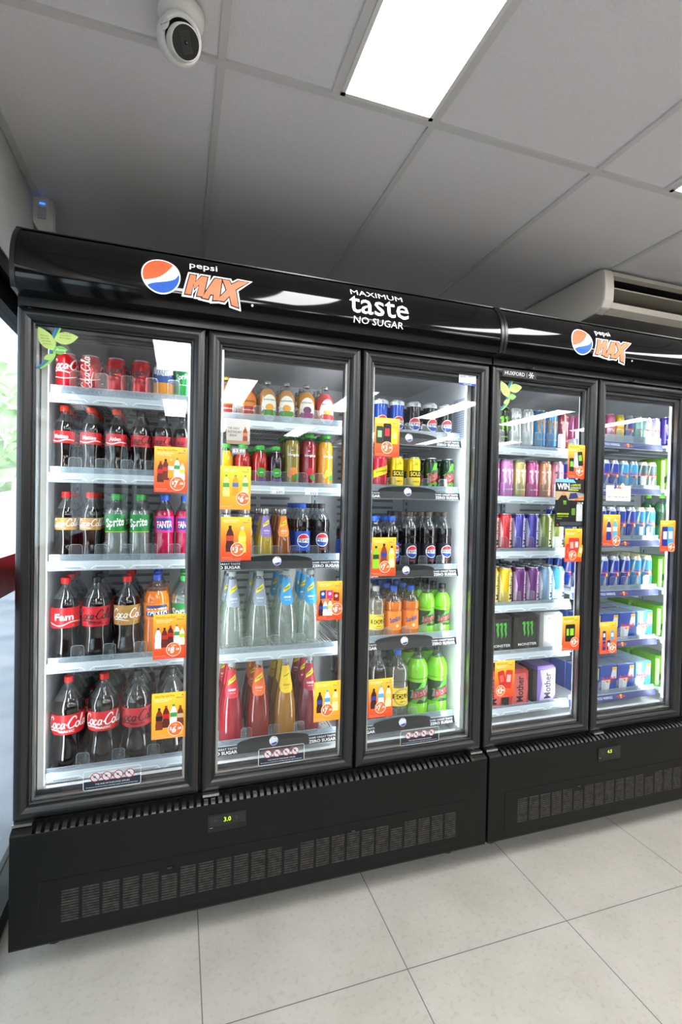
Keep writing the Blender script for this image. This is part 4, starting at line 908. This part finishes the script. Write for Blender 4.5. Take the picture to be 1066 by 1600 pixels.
def bullpack(c1, c2='#c9cdd2'): return lambda d, w_, h: (d.poly([(w_*.08,h*.5),(w_*.44,h*.5),(w_*.44,h*.90),(w_*.22,h*.90)], c2), d.poly([(-w_*.44,0.003),(-w_*.02,.003),(w_*.10,h*.48),(-w_*.44,h*.48)], c2), d.text('Red Bull', -w_*.02, h*.52, .016, '#d01c3c', .05, w=w_*.78), d.disc(0, h*.40, .0075, '#f4bc20', n=12), d.poly([(-.022,h*.42),(-.007,h*.44),(-.007,h*.36)], '#d01c3c'), d.poly([(.022,h*.42),(.007,h*.44),(.007,h*.36)], '#d01c3c'), d.rect(w_*.18, w_*.44, h*.80, h*.91, '#f2c21c'), d.text('4 PACK', w_*.31, h*.855, .005, '#202840', .03))
carton('pack_bull', .104, .104, .134, 'foil#1c3f9c', 'foil#2a4a98', 'foil#8c9cba', bullpack('#1c3f9c'), 'blue and silver energy four-pack', .004)
carton('pack_bullsky', .104, .104, .134, 'foil#3c9cd0', 'foil#4a9cc8', 'foil#a8c4d6', bullpack('#3c9cd0', '#dfe3e4'), 'light blue and silver energy four-pack', .004)
carton('pack_green', .12, .16, .15, 'foil#5f9c1a', 'foil#529018', 'foil#478414', lambda d, w_, h: d.poly([(-w_*.4,h*.2),(w_*.4,h*.4),(w_*.4,h*.6),(-w_*.4,h*.4)], '#1a3a1c'), 'lime green drinks carton')
carton('pack_green_s', .08, .16, .16, 'foil#6ca024', 'foil#5c8c18', 'foil#4c7c14', lambda d, w_, h: d.poly([(-w_*.4,h*.2),(w_*.4,h*.4),(w_*.4,h*.6),(-w_*.4,h*.4)], '#1a3a1c'), 'small lime green drinks carton')

ORD = ['first','second','third','fourth','fifth','sixth','seventh','eighth','ninth']
DOORN = {1:'first door', 2:'second door', 3:'third door', 4:'fourth door', 5:'fifth door', 6:'sixth door'}
made = {}
for (bay, k), (lst, r) in G.items():
    zd = SH[bay][k][0]; ns = len(SH[bay]); sh = 'bottom shelf' if k == ns-1 else ('top shelf' if k == 0 else ORD[k]+' shelf')
    for li, (x, kind) in enumerate(lst):
        mk, h, desc, cat = PROTO[kind]
        pack = kind.startswith('pack')
        dp = (.128 if bay == 4 else .108 if bay == 5 else .165) if pack else 2*r+.0035
        y0 = YS+.014+(dp/2 if pack else r)
        nmax = int((.625-(YS+.014))/dp); n = min(nmax, 3 if (pack or r > .04) else 4)
        if bay == 6: n = min(nmax, 2)
        for j in range(n):
            if kind not in made: o = mk(); made[kind] = o; KIDS[o.name] = list(o.children)
            else: o = copy_tree(made[kind])
            dx = random.uniform(-.0008, .0008)
            o.location = (x+dx, y0+j*dp, zd); 
            if not pack: o.rotation_euler = (0, 0, random.uniform(-.16, .16) if j == 0 else random.uniform(-.6, .6))
            pos = ('front', 'second row', 'third row', 'rearmost')[j]
            tag(o, '%s, %s lane, %s, %s, %s' % (desc, ORD[li], pos, sh, DOORN[bay]), cat, '%ss on the %s behind the %s' % (cat, sh, DOORN[bay]))

# ================================================================ STICKERS AND CARDS ON THE GLASS
YG = .0121
def pbottle(d, u, v, h, col, lab, cap):
    w_ = h*.15; d.poly([(u-w_,v),(u+w_,v),(u+w_*1.05,v+h*.25),(u+w_*.85,v+h*.42),(u+w_,v+h*.60),(u+w_*.75,v+h*.76),(u+w_*.3,v+h*.90),(u-w_*.3,v+h*.90),(u-w_*.75,v+h*.76),(u-w_,v+h*.60),(u-w_*.85,v+h*.42),(u-w_*1.05,v+h*.25)], col)
    d.rect(u-w_*.95, u+w_*.95, v+h*.42, v+h*.62, lab); d.rect(u-w_*.35, u+w_*.35, v+h*.90, v+h, cap)
def pcan(d, u, v, h, col, lab, rot=0):
    w_ = h*.22; c_, s_ = math.cos(rot), math.sin(rot); R = lambda P: [(u+a*c_-b*s_, v+a*s_+b*c_) for a, b in P]
    d.poly(R([(-w_,.03*h),(-w_*.8,0),(w_*.8,0),(w_,.03*h),(w_,.93*h),(w_*.8,h),(-w_*.8,h),(-w_,.93*h)]), col); d.poly(R([(-w_*.6,.35*h),(w_*.6,.35*h),(w_*.6,.75*h),(-w_*.6,.75*h)]), lab)
def card(x0, x1, z0, z1, items, price, cents, label, bg='poster', pre='2 for', head=True, circ=None, sub='Every Day Low Price'):
    m = MB(); m.box(x0, x1, YG-.0008, YG-.0001, z0, z1, bg); w_, h = x1-x0, z1-z0; d = D2()
    if head: d.text(sub, .38*w_, .925*h, .055*h, '#c8461c', .03, w=.58*w_)
    d.text('Selected Drinks', .33*w_, (.865 if head else .925)*h, .035*h, '#fff2d8', .01, w=.5*w_); d.text('Varieties 600mL', .30*w_, (.825 if head else .885)*h, .03*h, '#fff2d8', .0, w=.42*w_)
    d.text('SPEEDWAY', .82*w_, .875*h, .026*h, '#33408e', .03, .3, w=.24*w_); d.disc(.90*w_, .93*h, .02*w_*1.3, '#7a8698', n=10)
    for it in items:
        (pbottle if it[0] == 'b' else pcan)(d, it[1]*w_, it[2]*h, it[3]*h, *it[4:])
    cu_, cv = circ or (.70*w_, .20*h) if circ is None else (circ[0]*w_, circ[1]*h)
    R = .225*w_; d.disc(cu_, cv, R, '#fff4e4'); d.disc(cu_, cv, R*.92, '#ee6a26')
    d.text(pre, cu_, cv+R*.58, R*.25, '#fff4e4', .03); d.text('$', cu_-R*.62, cv+R*.05, R*.5, '#ffffff', .05); d.text(price, cu_-R*(.18 if len(price) == 1 else .1), cv-R*.08, R*.95, '#ffffff', .08, .15, w=R*(.55 if len(price) == 1 else .85)); d.text(cents, cu_+R*.52, cv+R*.02, R*.34, '#ffffff', .05, w=R*.52)
    d.text('*Terms and conditions apply while stocks last', .36*w_, .035*h, .016*h, '#ffe8cc', 0, w=.62*w_); d.text('Excludes other varieties', .22*w_, .075*h, .018*h, '#ffe8cc', 0, w=.34*w_)
    d.emit(m, flat(x0, YG-.0008, z0, .00008)); o = m.build('price_card'); tag(o, label, 'price card', 'orange price cards stuck on the fridge glass'); return o
CK = ('#5a1c10', RED, RED); SP = ('#eef4ee', '#3a9a48', '#3a9a48'); FA = ('#f6a020', '#e8ecf4', '#f4d090'); LI = ('#f2f2d8', '#cdd830', '#e8d040'); PP = ('#3a1410', '#24408e', '#181818')
card(.379,.481,1.436,1.583,[('b',.19,.22,.46,*CK),('b',.34,.27,.46,'#6a2412','#c03020','#141414'),('b',.50,.32,.42,*FA),('b',.68,.34,.42,*SP),('b',.84,.28,.38,*LI)],'7','.50','orange price card showing 7.50 in the upper part of the leftmost door')
card(.383,.485,.895,1.041,[('b',.15,.24,.46,'#e4ecf6','#dfe6f4','#2a3a90'),('b',.34,.26,.44,'#6a2412','#c03020','#141414'),('b',.52,.32,.42,*CK),('b',.71,.34,.42,*SP),('b',.87,.30,.40,*LI)],'8','.00','orange price card showing 8.00 in the middle of the leftmost door', circ=(.62,.21))
card(.382,.487,.634,.784,[('b',.22,.20,.48,'#7a3010',BLK,'#141414'),('b',.42,.24,.48,*CK),('b',.64,.26,.48,*SP),('b',.84,.24,.46,'#7a3010','#d8b890','#b03020')],'6','.00','orange-yellow price card showing 6.00 low on the leftmost door', bg='postery', pre='1 for')
card(.585,.687,1.384,1.530,[('b',.20,.30,.50,'#fbe880','#4aa04a','#3fae3c'),('b',.50,.32,.48,'#f29a20','#4a70b0','#3fae3c'),('b',.82,.34,.46,'#fdf0a0','#4aa04a','#3fae3c')],'6','.50','yellow price card with three juice bottles showing 6.50 on the second door', bg='postery', head=False, circ=(.75,.26))
card(.590,.692,1.212,1.359,[('b',.30,.20,.60,'#4a1810','#c04030','#2a2a2a'),('b',.70,.18,.60,'#fcc830','#f4dc60','#d8d8d8')],'3','.00','orange price card with two bottles showing 3.00, left side of the second door', head=False, circ=(.55,.26))
m_ = card(.928,1.023,.992,1.132,[('b',.16,.12,.40,*PP),('b',.33,.12,.40,'#eef4f8','#58a8dc','#58a8dc'),('b',.52,.12,.42,'#f2eed0','#e0d060','#404040')],'8','.50','orange price card with snack bags and three bottles, right side of the second door', head=False, circ=(.79,.28))
m = MB(); d = D2(); w_, h = .095, .14
for (u, v, c1, c2, rt) in ((.23,.66,'#2c3f96','#e8e0d0',.1),(.50,.66,'#d02c80','#f0d0c0',0),(.76,.60,'#8a1c18','#d8c8b8',-.1)):
    P = [(-.11,-.11),(.11,-.11),(.12,.11),(-.12,.11)]; d.poly([(w_*(u+a), h*(v+b+a*rt)) for a, b in P], c1); d.disc(u*w_, h*(v+.02), .006, c2, n=10)
d.emit(m, flat(.928, YG-.0012-.0004, .992, .0001)); m.build('snack_print', m_)
card(.924,1.024,.627,.771,[('b',.22,.22,.52,*PP),('b',.50,.26,.52,'#eef4f8','#58a8dc','#58a8dc'),('b',.80,.24,.54,'#f2eca0','#e0d060','#282828')],'7','.50','orange price card with cola, lemonade and lemon bottles low on the second door', bg='postery', head=False, circ=(.50,.28))
card(1.136,1.236,1.588,1.732,[('c',.20,.34,.44,'#1c3a20','#a0c0a0'),('c',.50,.36,.50,'#141416','#c03038'),('c',.80,.34,.40,'#f2cc20','#f8e890')],'3','.40','orange price card with three tall cans, upper left of the third door', head=False, circ=(.50,.24), pre='any')
card(1.134,1.232,1.145,1.289,[('b',.18,.20,.58,'#8ccc28','#1c4a20','#181818'),('b',.50,.24,.60,'#8a3414','#24408e','#181818'),('b',.82,.22,.56,'#f6eca8','#e8d040','#282828')],'7','.50','orange price card showing a green, a cola and a lemon bottle mid third door', head=False, circ=(.55,.24))
card(1.133,1.231,.616,.761,[('b',.22,.24,.52,*PP),('b',.52,.28,.54,'#eef4f8','#58a8dc','#58a8dc'),('b',.82,.26,.54,'#f6eca8','#e0d060','#282828')],'7','.50','orange price card with three bottles low on the third door', head=False, circ=(.50,.26))
card(2.020,2.110,1.540,1.683,[('c',.22,.20,.40,'#141614','#7ad62a'),('c',.48,.32,.44,'#e8b8d8','#f0d0e4',-.06),('c',.76,.38,.42,'#141614','#7ad62a',.12)],'8','.00','orange price card with black and pink cans above the dark contest poster', circ=(.70,.22))
card(2.016,2.106,1.183,1.325,[('c',.22,.10,.44,'#d0302c','#e85a48'),('c',.42,.24,.48,'#d0302c','#f0a090',.05),('c',.68,.28,.44,'#c83838','#f0c8c0'),('c',.86,.14,.38,'#c8a848','#e8dca0',-.2)],'7','.00','orange price card with red cans below the dark contest poster', circ=(.45,.20))
card(2.014,2.106,.803,.950,[('c',.36,.26,.50,'#161816','#9ad030'),('c',.56,.26,.50,'#161816','#9ad030')],'13','.00','orange price card with black multipack beside the carton shelf of the fourth door', pre='each', circ=(.72,.24))
card(1.682,1.778,.634,.784,[('c',.44,.26,.48,'#c02824','#e06050',.2),('c',.66,.24,.50,'#d03028','#f0b0a8',-.1)],'12','.00','orange price card with red multipack low left on the fourth door', pre='each', circ=(.30,.20))
card(2.220,2.316,1.250,1.388,[('b',.34,.18,.66,'#2c2f80','#d8dce4','#e8eaee'),('b',.70,.20,.66,'#58a8e0','#e0e6ee','#e8eaee')],'9','.00','orange price card with two blue bottles, left side of the rightmost visible door', head=False, circ=(.80,.16))
card(2.556,2.650,1.221,1.365,[('c',.32,.18,.62,'#262e88','#d8dce4'),('c',.68,.20,.60,'#48a0d8','#e8e8e0')],'9','.00','orange price card with two blue cans, right side of the rightmost visible door', head=False, circ=(.76,.14))
card(2.220,2.316,.773,.914,[('c',.25,.42,.30,'#1c2c70','#d8dce4'),('c',.25,.12,.28,'#1c2c70','#c02840'),('c',.52,.12,.30,'#1c2c70','#d8dce4'),('c',.72,.42,.30,'#3c9cd8','#e0e6ee')],'13','.00','orange price card with blue four-packs low on the rightmost visible door', head=False, circ=(.74,.18))
# dark contest poster
m = MB(); x0, x1, z0, z1 = 1.960, 2.112, 1.333, 1.535; m.box(x0, x1, YG-.0008, YG-.0001, z0, z1, '#15171a'); d = D2(); w_, h = x1-x0, z1-z0
d.poly([(0,h*.93),(w_*.7,h*.93),(w_*.6,h),(0,h)], '#7ab8e0'); d.rect(0, w_, h*.56, h*.74, '#b8a078'); d.rect(w_*.5, w_, h*.66, h*.73, '#8c9098')
d.poly([(w_*.70,h*.74),(w_,h*.70),(w_,h),(w_*.82,h)], '#2a2220'); d.poly([(w_*.45,h*.58),(w_*.50,h*.70),(w_*.72,h*.72),(w_*.80,h*.60)], '#26305c'); d.poly([(w_*.62,h*.55),(w_,h*.60),(w_,h*.64),(w_*.7,h*.60)], '#e06820')
d.poly([(w_*.04,h*.34),(w_*.08,h*.56),(w_*.20,h*.66),(w_*.36,h*.66),(w_*.46,h*.54),(w_*.46,h*.34)], '#121412'); d.disc(w_*.28, h*.70, w_*.06, '#d08858', n=14); claw(d, w_*.32, h*.50, h*.10, '#9ad030')
d.text('WIN', w_*.26, h*.845, h*.13, '#f4f4f0', .07, 0, .06, w=w_*.42); d.text('A SUPERCARS', w_*.68, h*.88, h*.045, '#c8e020', .03, .2, .06, w=w_*.36); d.text('EXPERIENCE', w_*.68, h*.82, h*.045, '#d8dcd8', .03, .2, .06, w=w_*.36); d.rect(w_*.42, w_*.78, h*.765, h*.785, '#b8e020')
d.rect(0, w_, 0, h*.34, '#0f1113'); d.rect(w_*.06, w_*.46, h*.255, h*.285, '#b8d820'); d.text('2 CANS FOR', w_*.26, h*.27, h*.022, '#20300c', .02, w=w_*.36); d.text('PURCHASE TO ENTER', w_*.26, h*.22, h*.022, '#c8e020', .02, w=w_*.38); d.text('ENTER NOW', w_*.14, h*.17, h*.02, '#9ad030', .02, w=w_*.16)
d.text('2 for $8', w_*.86, h*.50, h*.045, '#f2f2f2', .03, w=w_*.2)
pcan(d, w_*.62, h*.12, h*.36, '#0c0e0c', '#5a8a20'); pcan(d, w_*.83, h*.12, h*.36, '#c4c6c8', '#dfe0e0')
d.rect(w_*.16, w_*.92, h*.03, h*.10, '#3c4044'); d.disc(w_*.08, h*.04, w_*.03, '#b03030', n=10)
d.emit(m, flat(x0, YG-.0008, z0, .00008)); o = m.build('contest_poster'); tag(o, 'dark contest poster headed WIN stuck on the fourth door', 'poster')
# white card, ginger beer card, service sticker
m = MB(); x0, x1, z0, z1 = 2.232, 2.372, 1.448, 1.516; m.box(x0, x1, YG-.0008, YG-.0001, z0, z1, '#eeefec'); d = D2(); w_, h = x1-x0, z1-z0
d.poly([(w_*.30,h*.75),(w_*.36,h*1.25),(w_*.44,h*.85)], '#3c3c8c'); d.poly([(w_*.42,h*.8),(w_*.50,h*1.05),(w_*.66,h*.8)], '#e07040'); d.poly([(w_*.55,h*.95),(w_*.66,h*1.2),(w_*.78,h*.95)], '#f4f6f8')
d.text('ENERGISER', w_*.5, h*.55, h*.14, '#d8a040', .02, w=w_*.5); d.text('READY TO SHARE THE DOUBLE EFFECT', w_*.5, h*.27, h*.11, '#20242c', .02, w=w_*.86); d.text('RED BULL', w_*.84, h*.07, h*.05, '#d04030', .01)
d.emit(m, flat(x0, YG-.0008, z0, .00008)); o = m.build('promo_card'); tag(o, 'white promotion card with small mountain picture on the rightmost visible door', 'card')
m = MB(); x0, x1, z0, z1 = .603, .681, 1.604, 1.689; m.box(x0, x1, YG-.0008, YG-.0001, z0, z1, '#b8b4ac'); d = D2(); w_, h = x1-x0, z1-z0
d.rect(0, w_, h*.55, h, '#c8c6c0'); d.text('THE GREAT', w_*.32, h*.62, h*.09, '#5a5650', .03, w=w_*.5); d.text('AUSTRALIAN', w_*.34, h*.48, h*.09, '#5a5650', .03, w=w_*.56); d.text('BREW', w_*.30, h*.34, h*.09, '#5a5650', .03, w=w_*.3); pbottle(d, w_*.80, h*.08, h*.62, '#8a3c1c', '#c87040', '#b89040'); d.rect(0, w_, 0, h*.14, '#9c8468')
d.emit(m, flat(x0, YG-.0008, z0, .00008)); o = m.build('brand_card'); tag(o, 'small grey card with a brown bottle picture, upper left of the second door', 'card')
m = MB(); m.box(.622,.668,YG-.0008,YG-.0001,1.570,1.592,'#8c8c90'); d = D2(); d.text('$3.99', .023, .011, .013, '#f4f4f4', .03, w=.04); d.emit(m, flat(.622,YG-.0008,1.570,.00008)); o = m.build('price_tag'); tag(o, 'small grey tag reading 3.99 under the grey bottle card', 'price tag')
m = MB(); x0, x1, z0, z1 = 1.484, 1.560, 1.884, 1.928; m.box(x0, x1, YG-.0008, YG-.0001, z0, z1, '#eceef0'); d = D2(); w_, h = x1-x0, z1-z0
d.rect(0, w_, 0, h*.2, '#1f3f9c'); d.text('1300 764 325', w_*.5, h*.1, h*.1, '#dfe6f4', .02, w=w_*.5); d.text('Acme', w_*.22, h*.74, h*.2, '#20408c', .03, .2, w=w_*.3); d.text('Equipment', w_*.74, h*.80, h*.12, '#30343c', .01, w=w_*.36); d.text('Service', w_*.74, h*.58, h*.12, '#30343c', .01, w=w_*.24); d.text('please call our office', w_*.5, h*.34, h*.07, '#50545c', 0, w=w_*.7)
d.emit(m, flat(x0, YG-.0008, z0, .00008)); o = m.build('service_sticker'); tag(o, 'white and blue service sticker, top right corner of the third door', 'sticker')
# leafy decals
def leaf(d, a, b, wd, m1, n=9):
    ax, ay = a; bx, by = b; L = math.hypot(bx-ax, by-ay); tx, ty = (bx-ax)/L, (by-ay)/L; P = []
    for s_ in (1, -1):
        rng = range(n+1) if s_ == 1 else range(n-1, 0, -1)
        for i in rng:
            t = i/n; q = s_*wd*math.sin(PI*t**.85)**.9; P.append((ax+tx*L*t-ty*q, ay+ty*L*t+tx*q))
    d.poly(P, m1)
def leafdecal(x, z, s, label):
    m = MB(); d = D2()
    for off, c_ in ((0,'#3c7cc0'),(.006,'#1f8a6a'),(.011,'#9ad06a')): d.stroke([((0+off)*s,0*s),((.022+off)*s,.020*s),((.036+off)*s,.045*s),((.038+off)*s,.085*s),((.052+off)*s,.128*s)], .008*s, c_, True)
    leaf(d, (.044*s,.058*s), (.004*s,.124*s), .020*s, '#c4dc7c'); leaf(d, (.046*s,.092*s), (.112*s,.106*s), .019*s, '#c8de80'); leaf(d, (.044*s,.058*s), (.084*s,.064*s), .013*s, '#7cc454'); leaf(d, (.020*s,.030*s), (.052*s,.046*s), .009*s, '#b4d874')
    for i, (t_, u, v) in enumerate((('This is an', .077,.114),('Energy Efficient',.077,.106),('Fridge',.077,.098),('We care',.020,.100),('about the',.022,.092),('environment',.026,.084),('we live in',.028,.076))): d.text(t_, u*s, v*s, .0042*s, '#3a4a24', 0, w=(.030 if i < 3 else .022)*s)
    d.text('Acme', .064*s, .062*s, .008*s, '#f0f8ec', .02, .2)
    d.emit(m, flat(x, YG-.0003, z, .00006)); o = m.build('leaf_decal'); tag(o, label, 'sticker'); return o
leafdecal(.046, 1.796, 1.0, 'green leaf energy sticker, top left corner of the leftmost door')
leafdecal(1.672, 1.800, .95, 'green leaf energy sticker, top left corner of the fourth door')
def warning(x0, x1, z0, z1, label):
    m = MB(); d = D2(); w_, h = x1-x0, z1-z0
    d.rect(0, w_, 0, h*.45, '#1a2230'); P = [(.004,0),(w_-.004,0),(w_,.004),(w_,h-.004),(w_-.004,h),(.004,h),(0,h-.004),(0,.004),(.004,0)]; d.stroke(P, .0016, '#e4e8ec', False)
    for i in range(4):
        u = w_*(.20+.2*i); R = h*.24; v = h*.64; d.disc(u, v, R*.9, '#c8ccd0', n=16); d.ring(u, v, R, R*.16, '#b02430', n=20); d.stroke([(u-R*.65,v+R*.65),(u+R*.65,v-R*.65)], R*.16, '#b02430', False); d.disc(u-R*.1, v+R*.1, R*.25, '#4a5058', n=8)
    d.text('THE AGE OF PURCHASE APPLIES', w_*.5, h*.28, h*.07, '#dfe4ea', .01, w=w_*.6); d.text('Do not store any of these items in this fridge as glass may break and cause injury', w_*.5, h*.14, h*.07, '#dfe4ea', .01, w=w_*.9)
    d.emit(m, flat(x0, YG-.0003, z0, .00008)); o = m.build('warning_sticker'); tag(o, label, 'sticker', 'warning stickers at the foot of the doors')
warning(.186,.352,.500,.560,'warning sticker with four red crossed circles at the foot of the leftmost door')
warning(.730,.892,.498,.556,'warning sticker with four red crossed circles at the foot of the second door')
warning(1.268,1.432,.496,.552,'warning sticker with four red crossed circles at the foot of the third door')
# shelf price tickets
for i, xx in enumerate((.80, .93)):
    m = MB(); zt_ = SH[2][1][1]; m.box(xx-.026, xx+.026, YS-.0165, YS-.0150, zt_+.001, zt_+.026, '#e8ebee'); d = D2(); d.text('$ 4.%d0' % (9-i*4), .034, .007, .010, '#303438', .02, w=.022); d.text('Juice 350mL', .020, .019, .004, '#c04038', 0, w=.03)
    d.emit(m, flat(xx-.026, YS-.0165, zt_, .0001)); o = m.build('price_ticket'); tag(o, 'white shelf price ticket under the juice bottles, %s one' % ('left' if i == 0 else 'right'), 'price ticket', 'price tickets on the juice shelf')
